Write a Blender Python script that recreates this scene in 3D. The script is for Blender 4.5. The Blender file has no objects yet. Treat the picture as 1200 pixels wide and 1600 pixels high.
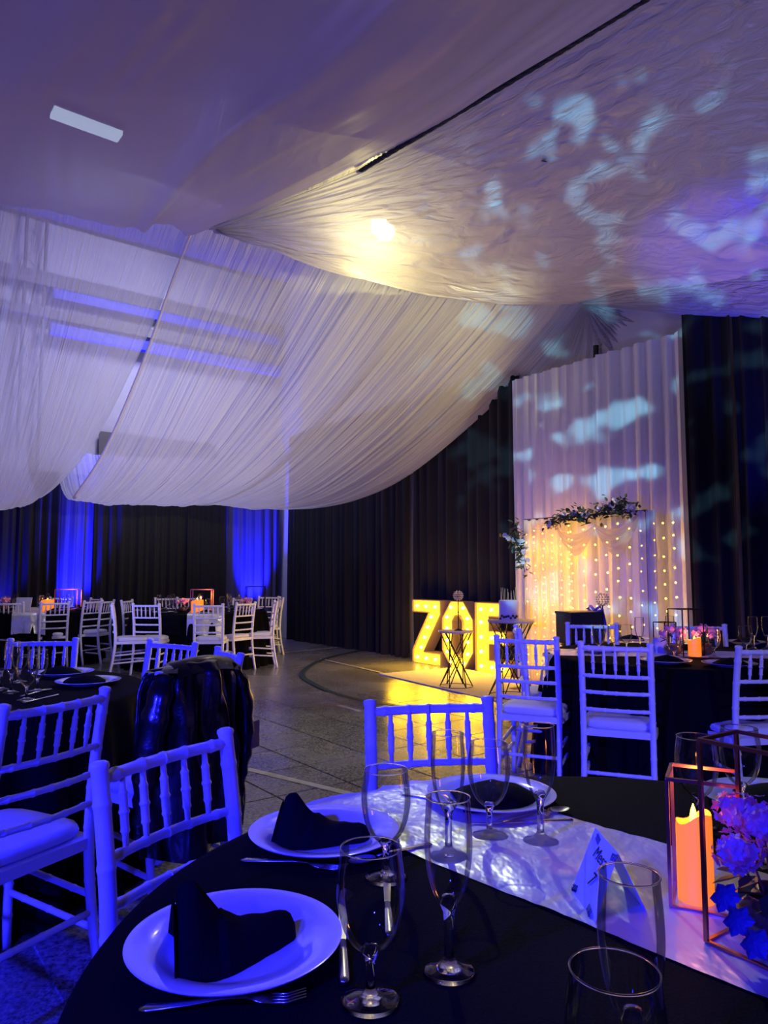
import bpy, math, random
from mathutils import Vector, Matrix, noise

random.seed(7)
SC = bpy.context.scene
COL = SC.collection
PI = math.pi

# ------------------------------------------------------------------ camera
F = 1130.0                       # focal length in pixels of the 1200x1600 frame
PITCH = math.atan(97.0 / F)
EYE = 1.30
cam_d = bpy.data.cameras.new('camera')
cam_d.sensor_fit = 'VERTICAL'
cam_d.sensor_height = 36.0
cam_d.lens = F / 1600.0 * 36.0
cam_d.clip_end = 100
cam_d.clip_start = 0.02
cam = bpy.data.objects.new('camera', cam_d)
cam.location = (0, 0, EYE)
cam.rotation_euler = (PI / 2 + PITCH, 0, 0)
COL.objects.link(cam)
SC.camera = cam

# ------------------------------------------------------------------ view, world
SC.view_settings.view_transform = 'Standard'
SC.view_settings.look = 'None'
SC.view_settings.gamma = 1.0
SC.view_settings.use_curve_mapping = False
SC.view_settings.exposure = 0.1
SC.cycles.max_bounces = 10
SC.cycles.transparent_max_bounces = 24
SC.cycles.transmission_bounces = 10
SC.cycles.sample_clamp_indirect = 4.0
SC.cycles.blur_glossy = 0.5

w = bpy.data.worlds.new('world')
SC.world = w
w.use_nodes = True
w.node_tree.nodes['Background'].inputs[0].default_value = (0.20, 0.17, 0.5, 1)
w.node_tree.nodes['Background'].inputs[1].default_value = 0.05


def aim(o, loc, tgt):
    o.location = loc
    o.rotation_euler = (Vector(tgt) - Vector(loc)).to_track_quat('-Z', 'Y').to_euler()


def lamp(name, kind, loc, tgt, col, power, size=0.1, angle=60, blend=0.5, gobo=None):
    d = bpy.data.lights.new(name, kind)
    d.color = col
    d.energy = power
    if kind == 'AREA':
        d.size = size
    else:
        d.shadow_soft_size = size
    if kind == 'SPOT':
        d.spot_size = math.radians(angle)
        d.spot_blend = blend
    if gobo:                      # a patterned disc in the lantern: real projected light
        d.use_nodes = True
        nt = d.node_tree
        em = nt.nodes['Emission']
        em.inputs[0].default_value = (*col, 1)
        tc = nt.nodes.new('ShaderNodeTexCoord')
        mp = nt.nodes.new('ShaderNodeMapping')
        mp.inputs['Scale'].default_value = gobo[0]
        mp.inputs['Location'].default_value = gobo[2]
        vo = nt.nodes.new('ShaderNodeTexNoise')
        vo.inputs['Scale'].default_value = 1.0
        vo.inputs['Detail'].default_value = 1.0
        rp = nt.nodes.new('ShaderNodeMapRange')
        rp.inputs[1].default_value = gobo[1]
        rp.inputs[2].default_value = gobo[1] + 0.10
        rp.inputs[3].default_value = 0.0
        rp.inputs[4].default_value = 1.0
        nt.links.new(tc.outputs['Normal'], mp.inputs[0])
        nt.links.new(mp.outputs[0], vo.inputs[0])
        nt.links.new(vo.outputs[0], rp.inputs[0])
        nt.links.new(rp.outputs[0], em.inputs[1])
    o = bpy.data.objects.new(name, d)
    aim(o, loc, tgt)
    COL.objects.link(o)
    return o


BLUE = (0.012, 0.012, 1.0)
# halogen floodlight hanging behind the ceiling fabric
LAMP = (-0.055, 7.45, 5.0)
lamp('flood_lamp', 'POINT', (LAMP[0], LAMP[1] - .12, LAMP[2] - .03), (0, 0, 0), (1.0, 0.82, 0.22), 60, 0.05)
lamp('flood_beam', 'SPOT', (LAMP[0], LAMP[1] - .12, LAMP[2] - .03), (0.85, 1.5, 0.76), (0.92, 1.0, 0.68), 2300, 0.04, 16.5, 0.7)
lamp('flood_spill', 'SPOT', (LAMP[0], LAMP[1] + .05, LAMP[2] - .05), (-0.6, 12.0, 2.2), (1.0, 0.92, 0.34), 1000, 0.06, 112, 0.9)
# added area light above the drapes, without a fixture, brightening the far wall
lamp('roof_fill', 'AREA', (-3.2, 11.2, 7.35), (-5.2, 13.6, 4.0), (0.60, 0.60, 1.0), 330, 1.6)
# unseen fill added high by the gathering point to lift the open floor
lamp('floor_fill', 'SPOT', (2.2, 7.5, 4.0), (-0.9, 5.2, 0), (1.0, 0.93, 0.82), 420, 0.12, 46, 0.8)
# blue stage wash standing left of the camera
lamp('blue_wash_left', 'SPOT', (-2.6, -0.4, 1.75), (-1.2, 2.4, 0.75), BLUE, 1500, 0.08, 55, 0.8)
lamp('pale_fill', 'SPOT', (2.3, -1.5, 2.6), (1.6, 4.3, 0.8), (0.50, 0.46, 1.0), 300, 0.10, 29, 0.6)  # added fill from behind the camera for the right table's chairs
lamp('blue_fill_rear', 'SPOT', (-0.9, -2.4, 2.0), (-0.75, 2.3, 0.7), (0.012, 0.012, 1.0), 700, 0.10, 60, 0.8)  # second blue added from the camera side to deepen the near chairs
# out-of-frame white fill added at the right, turned on the far tables
lamp('white_fill', 'SPOT', (3.7, 6.1, 3.3), (-3.2, 10.2, 0.5), (1.0, 0.88, 0.80), 420, 0.12, 44, 0.6)
lamp('warm_fill', 'SPOT', (3.7, 5.7, 3.1), (-0.6, 9.6, 3.9), (1.0, 0.90, 0.36), 1200, 0.10, 44, 0.9)  # warm spot added out of frame to yellow the middle ceiling drapes
lamp('blue_table_fill', 'SPOT', (-1.7, -0.6, 2.4), (-0.15, 1.3, 0.76), BLUE, 620, 0.06, 36, 0.8)  # extra overhead blue added for the plates on the near table
# violet washes turned up at the ceiling fabric
lamp('violet_wash', 'SPOT', (-3.8, 1.4, 0.4), (-1.2, 5.0, 4.6), (0.25, 0.18, 1.0), 360, 0.2, 84, 0.9)
lamp('lilac_wash', 'SPOT', (3.4, 3.6, 0.4), (2.2, 6.0, 4.6), (0.36, 0.34, 1.0), 250, 0.2, 70, 0.9)
lamp('pink_wash', 'SPOT', (1.6, 3.0, 0.3), (-1.0, 5.6, 4.7), (0.9, 0.36, 0.6), 14, 0.15, 70, 0.9)
lamp('white_up_wash', 'SPOT', (-4.6, 7.6, 0.4), (-2.5, 9.6, 4.0), (0.22, 0.22, 1.0), 400, 0.25, 130, 0.9)
# moving head with a patterned disc
lamp('pattern_lantern', 'SPOT', (-1.9, 0.7, 2.0), (2.9, 7.6, 3.3), (0.55, 0.9, 1.0), 2300, 0.03, 42, 0.3,
     gobo=((21, 26, 21), 0.553, (3.1, 0.4, 1.7)))


# ------------------------------------------------------------------ geometry helpers
def ray(px, py):
    cx = (px - 600) / F
    cy = (800 - py) / F
    return Vector((cx, math.cos(PITCH) - cy * math.sin(PITCH), cy * math.cos(PITCH) + math.sin(PITCH)))


def PZ(px, py, z):
    r = ray(px, py)
    t = (z - EYE) / r.z
    return Vector((r.x * t, r.y * t, z))


def PD(px, py, d):
    r = ray(px, py)
    t = d / r.y
    return Vector((r.x * t, d, EYE + r.z * t))


class MB:
    def __init__(self):
        self.v, self.f = [], []

    def add(self, vs, fs):
        b = len(self.v)
        self.v += [tuple(x) for x in vs]
        self.f += [tuple(i + b for i in q) for q in fs]
        return self

    def box(self, c, s, rz=0, M=None):
        vs = []
        for i in (-1, 1):
            for j in (-1, 1):
                for k in (-1, 1):
                    p = Vector((i * s[0] / 2, j * s[1] / 2, k * s[2] / 2))
                    if rz:
                        p = Matrix.Rotation(rz, 3, 'Z') @ p
                    if M:
                        p = M @ p
                    vs.append(p + Vector(c))
        return self.add(vs, [(0, 1, 3, 2), (4, 6, 7, 5), (0, 4, 5, 1), (2, 3, 7, 6), (0, 2, 6, 4), (1, 5, 7, 3)])

    def lathe(self, prof, n=24, c=(0, 0, 0), cap=False):
        vs, fs = [], []
        for r, z in prof:
            for i in range(n):
                a = 2 * PI * i / n
                vs.append((c[0] + r * math.cos(a), c[1] + r * math.sin(a), c[2] + z))
        for k in range(len(prof) - 1):
            for i in range(n):
                j = (i + 1) % n
                fs.append((k * n + i, k * n + j, (k + 1) * n + j, (k + 1) * n + i))
        if cap:
            fs.append(tuple(range(n - 1, -1, -1)))
            fs.append(tuple((len(prof) - 1) * n + i for i in range(n)))
        return self.add(vs, fs)

    def tube(self, pts, rad, n=8, cap=True, flat=None):
        pts = [Vector(p) for p in pts]
        if not isinstance(rad, (list, tuple)):
            rad = [rad] * len(pts)
        vs, fs = [], []
        up = None
        for i, p in enumerate(pts):
            t = (pts[min(i + 1, len(pts) - 1)] - pts[max(i - 1, 0)]).normalized()
            if up is None:
                up = Vector((0, 0, 1)) if abs(t.z) < .9 else Vector((0, 1, 0))
            a = (up - t * up.dot(t)).normalized()
            up = a
            b = t.cross(a)
            for k in range(n):
                th = 2 * PI * k / n + (PI / n if n == 4 else 0)
                fa = flat if flat else 1.0
                vs.append(p + (a * math.cos(th) * fa + b * math.sin(th)) * rad[i])
        for i in range(len(pts) - 1):
            for k in range(n):
                j = (k + 1) % n
                fs.append((i * n + k, i * n + j, (i + 1) * n + j, (i + 1) * n + k))
        if cap:
            fs.append(tuple(range(n - 1, -1, -1)))
            fs.append(tuple((len(pts) - 1) * n + k for k in range(n)))
        return self.add(vs, fs)

    def prism(self, outline, axis, th):
        # outline: 3D ring; axis: unit Vector; th: thickness
        n = len(outline)
        o = [Vector(p) for p in outline]
        q = [p + Vector(axis) * th for p in o]
        fs = [tuple(range(n)), tuple(range(2 * n - 1, n - 1, -1))]
        for i in range(n):
            j = (i + 1) % n
            fs.append((i, i + n, j + n, j))
        return self.add(o + q, fs)

    def grid(self, fn, nu, nv, close=False):
        vs = [fn(i / nu, j / nv) for i in range(nu + 1) for j in range(nv + 1)]
        fs = []
        for i in range(nu):
            for j in range(nv):
                a = i * (nv + 1) + j
                fs.append((a, a + nv + 1, a + nv + 2, a + 1))
        return self.add(vs, fs)

    def ico(self, c, r, sq=1.0):
        t = (1 + 5 ** .5) / 2
        vs = []
        for x, y, z in [(-1, t, 0), (1, t, 0), (-1, -t, 0), (1, -t, 0), (0, -1, t), (0, 1, t), (0, -1, -t), (0, 1, -t),
                        (t, 0, -1), (t, 0, 1), (-t, 0, -1), (-t, 0, 1)]:
            p = Vector((x, y, z)).normalized() * r
            vs.append((c[0] + p.x, c[1] + p.y, c[2] + p.z * sq))
        fs = [(0, 11, 5), (0, 5, 1), (0, 1, 7), (0, 7, 10), (0, 10, 11), (1, 5, 9), (5, 11, 4), (11, 10, 2), (10, 7, 6),
              (7, 1, 8), (3, 9, 4), (3, 4, 2), (3, 2, 6), (3, 6, 8), (3, 8, 9), (4, 9, 5), (2, 4, 11), (6, 2, 10),
              (8, 6, 7), (9, 8, 1)]
        return self.add(vs, fs)

    def mesh(self, name, mat=None, smooth=False):
        m = bpy.data.meshes.new(name)
        m.from_pydata(self.v, [], self.f)
        if smooth:
            m.polygons.foreach_set('use_smooth', [True] * len(m.polygons))
            if smooth == 'auto':
                m.set_sharp_from_angle(angle=math.radians(40))
        if mat:
            m.materials.append(mat)
        m.update()
        return m

    def build(self, name, mat=None, parent=None, smooth=False):
        return link(name, self.mesh(name, mat, smooth), parent)


def link(name, data, parent=None):
    o = bpy.data.objects.new(name, data)
    COL.objects.link(o)
    if parent:
        o.parent = parent
    return o


def tag(o, label=None, cat=None, group=None, kind=None):
    if label:
        o['label'] = label
    if cat:
        o['category'] = cat
    if group:
        o['group'] = group
    if kind:
        o['kind'] = kind
    return o


def thing(name, label, cat, loc=(0, 0, 0), rz=0, group=None):
    o = bpy.data.objects.new(name, None)
    COL.objects.link(o)
    o.location = loc
    o.rotation_euler = (0, 0, rz)
    return tag(o, label, cat, group)


def copy_tree(o, parent=None):
    c = o.copy()
    COL.objects.link(c)
    c.parent = parent
    for ch in list(o.children):
        copy_tree(ch, c)
    return c


# ------------------------------------------------------------------ materials
def mat(name, col, rough=.5, metal=0, spec=.5, emit=None, estr=0, bump=None, var=None, coat=0, sheen=0):
    m = bpy.data.materials.new(name)
    m.use_nodes = True
    nt = m.node_tree
    b = nt.nodes['Principled BSDF']
    b.inputs['Base Color'].default_value = (*col, 1)
    b.inputs['Roughness'].default_value = rough
    b.inputs['Metallic'].default_value = metal
    b.inputs['Specular IOR Level'].default_value = spec
    b.inputs['Coat Weight'].default_value = coat
    b.inputs['Sheen Weight'].default_value = sheen
    if emit:
        b.inputs['Emission Color'].default_value = (*emit, 1)
        b.inputs['Emission Strength'].default_value = estr
    tc = nt.nodes.new('ShaderNodeTexCoord')
    if bump:
        sc, st = bump[0], bump[1]
        mp = nt.nodes.new('ShaderNodeMapping')
        mp.inputs['Scale'].default_value = bump[2] if len(bump) > 2 else (1, 1, 1)
        n = nt.nodes.new('ShaderNodeTexNoise')
        n.inputs['Scale'].default_value = sc
        n.inputs['Detail'].default_value = 4
        bp = nt.nodes.new('ShaderNodeBump')
        bp.inputs['Strength'].default_value = st
        bp.inputs['Distance'].default_value = .01
        nt.links.new(tc.outputs['Object'], mp.inputs[0])
        nt.links.new(mp.outputs[0], n.inputs[0])
        nt.links.new(n.outputs[0], bp.inputs['Height'])
        nt.links.new(bp.outputs[0], b.inputs['Normal'])
    if var:
        n2 = nt.nodes.new('ShaderNodeTexNoise')
        n2.inputs['Scale'].default_value = var[0]
        n2.inputs['Detail'].default_value = 8
        n2.inputs['Roughness'].default_value = .7
        r = nt.nodes.new('ShaderNodeValToRGB')
        r.color_ramp.elements[0].position = .35
        r.color_ramp.elements[1].position = .65
        r.color_ramp.elements[0].color = (*col, 1)
        r.color_ramp.elements[1].color = (*var[1], 1)
        nt.links.new(tc.outputs['Object'], n2.inputs[0])
        nt.links.new(n2.outputs[0], r.inputs[0])
        nt.links.new(r.outputs[0], b.inputs['Base Color'])
    return m


def fabric(name, col, transp=.2, transl=.4, rough=.6, gloss=.08, bump=None, weave=0):
    m = bpy.data.materials.new(name)
    m.use_nodes = True
    nt = m.node_tree
    nt.nodes.clear()
    N = nt.nodes.new
    L = nt.links.new
    out = N('ShaderNodeOutputMaterial')
    di = N('ShaderNodeBsdfDiffuse')
    di.inputs[0].default_value = (*col, 1)
    tl = N('ShaderNodeBsdfTranslucent')
    tl.inputs[0].default_value = (*col, 1)
    tr = N('ShaderNodeBsdfTransparent')
    gl = N('ShaderNodeBsdfGlossy')
    gl.inputs['Roughness'].default_value = .45
    m1 = N('ShaderNodeMixShader')
    m1.inputs[0].default_value = transl
    m2 = N('ShaderNodeMixShader')
    m2.inputs[0].default_value = gloss
    m3 = N('ShaderNodeMixShader')
    m3.inputs[0].default_value = transp
    L(di.outputs[0], m1.inputs[1])
    L(tl.outputs[0], m1.inputs[2])
    L(m1.outputs[0], m2.inputs[1])
    L(gl.outputs[0], m2.inputs[2])
    L(m2.outputs[0], m3.inputs[1])
    L(tr.outputs[0], m3.inputs[2])
    L(m3.outputs[0], out.inputs[0])
    if bump:
        tc = N('ShaderNodeTexCoord')
        mp = N('ShaderNodeMapping')
        mp.inputs['Scale'].default_value = bump[0]
        n = N('ShaderNodeTexNoise')
        n.inputs['Scale'].default_value = 1
        n.inputs['Detail'].default_value = 5
        n.inputs['Distortion'].default_value = .6
        bp = N('ShaderNodeBump')
        bp.inputs['Strength'].default_value = bump[1]
        bp.inputs['Distance'].default_value = bump[2]
        L(tc.outputs['UV'], mp.inputs[0])
        L(mp.outputs[0], n.inputs[0])
        L(n.outputs[0], bp.inputs['Height'])
        for s in (di, tl, gl):
            L(bp.outputs[0], s.inputs['Normal'])
    return m


def glass_shell(name, tint=(.97, .98, .99), edge=.22):
    m = bpy.data.materials.new(name)
    m.use_nodes = True
    nt = m.node_tree
    nt.nodes.clear()
    N = nt.nodes.new
    L = nt.links.new
    out = N('ShaderNodeOutputMaterial')
    tr = N('ShaderNodeBsdfTransparent')
    tr.inputs[0].default_value = (*tint, 1)
    gl = N('ShaderNodeBsdfGlossy')
    gl.inputs['Roughness'].default_value = .03
    lw = N('ShaderNodeLayerWeight')
    lw.inputs[0].default_value = edge
    mr = N('ShaderNodeMapRange')
    mr.inputs[3].default_value = .022
    mr.inputs[4].default_value = .8
    mx = N('ShaderNodeMixShader')
    L(lw.outputs['Fresnel'], mr.inputs[0])
    L(mr.outputs[0], mx.inputs[0])
    L(tr.outputs[0], mx.inputs[1])
    L(gl.outputs[0], mx.inputs[2])
    L(mx.outputs[0], out.inputs[0])
    return m


M_CHAIR = mat('white_lacquer', (.78, .76, .78), .38, bump=(60, .08))
M_CUSH = mat('cushion_vinyl', (.74, .73, .76), .6, bump=(25, .25))
M_CLOTH = mat('black_tablecloth', (.003, .003, .005), .85, spec=.06, bump=(220, .3))
M_NAP = mat('black_napkin', (.004, .004, .006), .9, spec=.1, bump=(300, .3))
M_RUN = mat('silver_satin', (.55, .56, .54), .33, .35, spec=.6, bump=(8, 1.0, (1, .6, 1)), sheen=.2)
for n_ in M_RUN.node_tree.nodes:
    if n_.type == 'BUMP':
        n_.inputs['Distance'].default_value = .022
M_PLATE = mat('white_porcelain', (.82, .82, .84), .12, spec=.6, coat=.5)
M_STEEL = mat('cutlery_steel', (.75, .75, .78), .22, 1)
M_BOWL = glass_shell('thin_glass')
M_GLASS = mat('solid_glass', (1, 1, 1), .02)
M_GLASS.node_tree.nodes['Principled BSDF'].inputs['Transmission Weight'].default_value = 1
M_GLASS.node_tree.nodes['Principled BSDF'].inputs['IOR'].default_value = 1.46
M_ROSE = mat('rose_gold_wire', (.72, .30, .18), .28, 1)
M_BLKWIRE = mat('black_wire', (.012, .011, .010), .4, .6)
M_CARD = mat('card_paper', (.62, .66, .80), .7)
M_INK = mat('black_ink', (.01, .01, .015), .7)
M_WAX = mat('candle_wax', (.8, .30, .04), .45, emit=(1, .22, .005), estr=.85)
M_FLAME = mat('led_flame', (1, .8, .1), .4, emit=(1, .62, .03), estr=9)
M_JACKET = mat('black_leather', (.004, .004, .004), .26, spec=.6, coat=.25, bump=(14, .5))
M_LEAF = mat('dark_leaf', (.03, .05, .02), .5, var=(8, (.06, .08, .03)))
M_PETAL = mat('white_petal', (.75, .72, .62), .6)
M_PINK = mat('pink_petal', (.85, .36, .48), .6, var=(30, (.70, .26, .42)))
M_BLUEP = mat('blue_petal', (.06, .06, .26), .6)
M_STEM = mat('dry_stem', (.10, .06, .04), .7)
M_VASE = mat('brown_bowl_glaze', (.10, .055, .03), .12, spec=.8, coat=1)
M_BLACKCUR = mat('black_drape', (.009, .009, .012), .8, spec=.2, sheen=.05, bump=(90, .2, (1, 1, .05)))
M_LITCUR = mat('blue_lit_drape', (.05, .05, .12), .8, spec=.2, bump=(90, .2, (1, 1, .05)))  # black drape with the blue uplight put into its colour
M_WALL = mat('pale_block_wall', (.50, .49, .52), .9, var=(1.2, (.42, .41, .46)))
M_ROOF = mat('roof_sheet', (.30, .29, .33), .7)
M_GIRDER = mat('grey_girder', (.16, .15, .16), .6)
M_LITGIRD = mat('blue_lit_girder', (.02, .03, .75), .5)  # grey girder, blue light on its flange put into the base colour
M_ROPE = mat('dark_rope', (.012, .014, .014), .8)
M_YFACE = mat('letter_face', (.95, .80, .10), .5)
M_LSIDE = mat('letter_side', (.24, .16, .10), .7)
M_BULB = mat('warm_bulb', (1, .9, .5), .4, emit=(1, .68, .06), estr=36)
M_FAIRY = mat('fairy_bulb', (1, .8, .3), .4, emit=(1, .52, .02), estr=32)
M_MAT = mat('pale_carpet', (.52, .49, .44), .9, bump=(80, .4), var=(2, (.44, .41, .37)))
M_PAINTW = mat('white_line_paint', (.46, .45, .43), .5, var=(6, (.28, .27, .26)))
M_PAINTG = mat('green_line_paint', (.015, .035, .03), .45)
M_CAKE = mat('cake_icing', (.62, .55, .62), .6)
M_BERRY = mat('dark_berry', (.03, .012, .02), .3)
M_STICK = mat('gold_stick', (.45, .32, .16), .4, .5)
M_TOP = mat('pale_round_top', (.60, .45, .35), .4)
M_BOX = mat('black_box', (.02, .018, .018), .5)
M_RIBBON = mat('violet_ribbon', (.22, .12, .62), .4)
M_LENS = mat('flood_lens', (1, 1, .9), .3, emit=(1, .97, .75), estr=90)
M_TUBE = mat('fluorescent_tube', (1, 1, 1), .3, emit=(.62, .8, 1), estr=3.5)
M_HOUS = mat('black_housing', (.02, .02, .02), .4, .3)
M_BLED = mat('blue_led', (.02, .02, 1), .4, emit=(.02, .02, 1), estr=30)
M_CRYS = mat('crystal', (.75, .65, .55), .12, .7)
M_POLE = mat('dark_pole', (.02, .02, .02), .5, .5)
M_PARC = mat('brown_wood', (.10, .06, .045), .6)
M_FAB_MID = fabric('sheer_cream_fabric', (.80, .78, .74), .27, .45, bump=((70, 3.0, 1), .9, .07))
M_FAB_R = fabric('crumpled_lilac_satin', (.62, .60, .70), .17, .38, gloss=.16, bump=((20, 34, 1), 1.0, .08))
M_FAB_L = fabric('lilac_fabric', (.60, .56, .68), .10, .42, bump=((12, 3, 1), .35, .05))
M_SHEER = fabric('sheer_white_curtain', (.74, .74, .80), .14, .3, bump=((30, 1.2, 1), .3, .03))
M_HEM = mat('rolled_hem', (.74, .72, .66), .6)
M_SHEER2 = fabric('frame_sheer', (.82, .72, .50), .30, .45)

# floor: polished terrazzo
def floor_mat(name, dark, light):
    m = mat(name, dark, .2, spec=.55)
    nt = m.node_tree
    b = nt.nodes['Principled BSDF']
    N = nt.nodes.new
    L = nt.links.new
    g = N('ShaderNodeNewGeometry')
    n = N('ShaderNodeTexNoise'); n.inputs['Scale'].default_value = 55; n.inputs['Detail'].default_value = 6
    n.inputs['Roughness'].default_value = .75
    n2 = N('ShaderNodeTexNoise'); n2.inputs['Scale'].default_value = .9; n2.inputs['Detail'].default_value = 3
    r = N('ShaderNodeValToRGB')
    r.color_ramp.elements[0].position = .38; r.color_ramp.elements[0].color = (*dark, 1)
    r.color_ramp.elements[1].position = .66; r.color_ramp.elements[1].color = (*light, 1)
    mx = N('ShaderNodeMix'); mx.data_type = 'RGBA'; mx.blend_type = 'MULTIPLY'
    mx.inputs[0].default_value = .5
    mr = N('ShaderNodeMapRange'); mr.inputs[1].default_value = .3; mr.inputs[2].default_value = .7
    mr.inputs[3].default_value = .16; mr.inputs[4].default_value = .36
    L(g.outputs['Position'], n.inputs[0]); L(g.outputs['Position'], n2.inputs[0])
    L(n.outputs[0], r.inputs[0]); L(r.outputs[0], mx.inputs[6]); L(n2.outputs[0], mx.inputs[7])
    L(mx.outputs[2], b.inputs['Base Color'])
    L(n2.outputs[0], mr.inputs[0]); L(mr.outputs[0], b.inputs['Roughness'])
    return m

M_FLOOR = floor_mat('terrazzo_floor', (.06, .058, .056), (.46, .44, .40))
M_TILE = [floor_mat('terrazzo_tile_%s' % k, (.06 * s, .058 * s, .056 * s), (.46 * s, .44 * s, .40 * s))
          for k, s in (('dark', .92), ('plain', 1.0), ('pale', 1.08))]
M_JOINT = mat('floor_joint', (.03, .03, .03), .8)

# ------------------------------------------------------------------ room shell
C0 = Vector((-2.28, 15.3, 0))          # far corner of the hall
RD = Vector((.6, -.8, 0))              # along the right wall, towards the camera
RN = Vector((-.8, -.6, 0))             # into the hall from the right wall (and along the far wall)


def W(s, n, z=0):
    return C0 + RD * s + RN * n + Vector((0, 0, z))


def wall_s(px, n):                     # distance along the right wall of a pixel column at stand-off n
    k = (px - 600) / F
    a = C0 + RN * n
    return (k * a.y - a.x) / (RD.x - k * RD.y)


def far_t(px, n):                      # distance along the far wall of a pixel column, n in front of it
    k = (px - 600) / F
    a = C0 + RD * n
    return (k * a.y - a.x) / (RN.x - k * RN.y)


HR = 7.6
def quad(name, pts, m, kind='structure', th=.1, axis=(0, 0, -1)):
    o = MB().prism(pts, Vector(axis), th).build(name, m)
    tag(o, kind=kind)
    return o

fl = quad('floor', [W(-.3, -.3), W(-.3, 16), W(22, 16), W(22, -.3)], M_FLOOR)
quad('ceiling', [W(-.3, -.3, HR), W(22, -.3, HR), W(22, 16, HR), W(-.3, 16, HR)], M_ROOF, axis=(0, 0, 1))
quad('wall_right', [W(-.3, -.05, 0), W(22, -.05, 0), W(22, -.05, HR), W(-.3, -.05, HR)], M_WALL, axis=-RN, th=.2)
quad('wall_back', [W(-.05, -.3, 0), W(-.05, 16, 0), W(-.05, 16, HR), W(-.05, -.3, HR)], M_WALL, axis=-RD, th=.2)
quad('wall_left', [W(-.3, 16, 0), W(22, 16, 0), W(22, 16, HR), W(-.3, 16, HR)], M_WALL, axis=RN, th=.2)
quad('wall_front', [W(22, -.3, 0), W(22, 16, 0), W(22, 16, HR), W(22, -.3, HR)], M_WALL, axis=RD, th=.2)

# floor tiles in the open floor near the camera, laid square to the hall, joints recessed
TS = .5
tile_meshes = []
for m_ in M_TILE:
    mb = MB()
    h = TS / 2 - .003
    k = h - .004
    top = [(-k, -k, .006), (k, -k, .006), (k, k, .006), (-k, k, .006)]
    bot = [(-h, -h, 0), (h, -h, 0), (h, h, 0), (-h, h, 0)]
    mb.add(top + bot, [(0, 1, 2, 3), (4, 5, 1, 0), (5, 6, 2, 1), (6, 7, 3, 2), (7, 4, 0, 3)])
    tile_meshes.append(mb.mesh('tile', m_))
ANG = math.atan2(RD.y, RD.x)
nt_ = 0
for i in range(-2, 46):
    for j in range(0, 34):
        c = W(i * TS, j * TS)
        if not (1.9 < c.y < 8.0):
            continue
        pxc = 600 + F * c.x / c.y
        if not (170 < pxc < 900) or nt_ >= 290:
            continue
        if c.y > 5.6 and pxc < 200:
            continue
        o = link('tile', tile_meshes[random.choice((0, 1, 1, 2))], fl)
        o.location = (c.x, c.y, 0.0)
        o.rotation_euler = (0, 0, ANG)
        nt_ += 1


def strip(name, pts, wd, m, z=.0085, label=None):
    pts = [Vector(p) for p in pts]
    vs = []
    for i, p in enumerate(pts):
        t = (pts[min(i + 1, len(pts) - 1)] - pts[max(i - 1, 0)]).normalized()
        nrm = Vector((-t.y, t.x, 0)) * wd / 2
        vs += [(p.x + nrm.x, p.y + nrm.y, z), (p.x - nrm.x, p.y - nrm.y, z)]
    n = len(pts)
    o = MB().add(vs, [(2 * i, 2 * i + 1, 2 * i + 3, 2 * i + 2) for i in range(n - 1)]).build(name, m)
    tag(o, kind='structure')
    return o

def gp(*l):
    return [PZ(x, y, 0) for x, y in l]

def smooth_path(pts, k=6):
    out = []
    P_ = [pts[0]] + pts + [pts[-1]]
    for i in range(1, len(P_) - 2):
        for j in range(k):
            t = j / k
            a, b, c, d = P_[i - 1], P_[i], P_[i + 1], P_[i + 2]
            out.append(.5 * ((2 * b) + (c - a) * t + (2 * a - 5 * b + 4 * c - d) * t * t + (3 * b - a - 3 * c + d) * t ** 3))
    out.append(pts[-1])
    return out

strip('trim_1', gp((385, 1203), (480, 1226), (566, 1247), (640, 1266)), .06, M_PAINTW)
strip('trim_2', gp((528, 1103), (564, 1113)), .06, M_PAINTW)
strip('trim_3', gp((410, 1024), (527, 1012)), .06, M_PAINTW)
strip('trim_4', gp((501, 1030), (597, 1052)), .05, M_PAINTW)
strip('trim_5', gp((190, 1094), (208, 1082), (250, 1061)), .08, M_PAINTW)
strip('trim_6', smooth_path(gp((640, 1106), (595, 1100), (562, 1095), (523, 1084), (493, 1071), (473, 1058), (478, 1046), (505, 1031),
                               (553, 1019), (600, 1012))), .075, M_PAINTG, z=.0095)
cm = PZ(592, 1054, 0)
a_ = (PZ(800, 1103, 0) - cm).normalized()
b_ = Vector((-a_.y, a_.x, 0))
if b_.y < 0:
    b_ = -b_
o = MB().prism([cm, cm + a_ * 4.6, cm + a_ * 4.6 + b_ * 1.25, cm + b_ * 1.25], Vector((0, 0, 1)), .014).build('floor_mat', M_MAT)
tag(o, 'long pale grey carpet laid in front of the lit letters and cake table', 'carpet')

# girders, columns and wall panel seen dimly through the sheer ceiling fabric
def wallbar(name, z0, z1, n0, m, t0=-.2, t1=16, dep=.15, label=None):
    o = MB().prism([W(n0, t0, z0), W(n0, t1, z0), W(n0, t1, z1), W(n0, t0, z1)], RD, dep).build(name, m)
    tag(o, kind='structure')
wallbar('wall_girder', 6.35, 6.6, .05, M_GIRDER)
wallbar('wall_girder', 5.78, 5.95, .05, M_GIRDER)
wallbar('wall_girder', 6.16, 6.34, .05, M_LITGIRD, t0=far_t(430, .1), t1=far_t(66, .1))
wallbar('wall_girder', 5.5, 5.68, .12, M_LITGIRD, t0=far_t(430, .1), t1=far_t(62, .1))
wallbar('wall_panel', 3.1, 3.9, .05, mat('dark_wall_panel', (.13, .12, .12), .8), t0=far_t(335, .1), t1=far_t(150, .1), dep=.03)
tt = far_t(40, .3)
trs = thing('lattice_column', 'grey steel lattice column seen dimly through the sheer fabric at left', 'column', W(.13, tt), 0)
for sx in (-.16, .16):
    MB().tube([RN * sx, RN * sx + Vector((0, 0, HR))], .028, 6).build('column_rail', M_GIRDER, trs)
br = MB()
zz = .1
sg = 1
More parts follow.
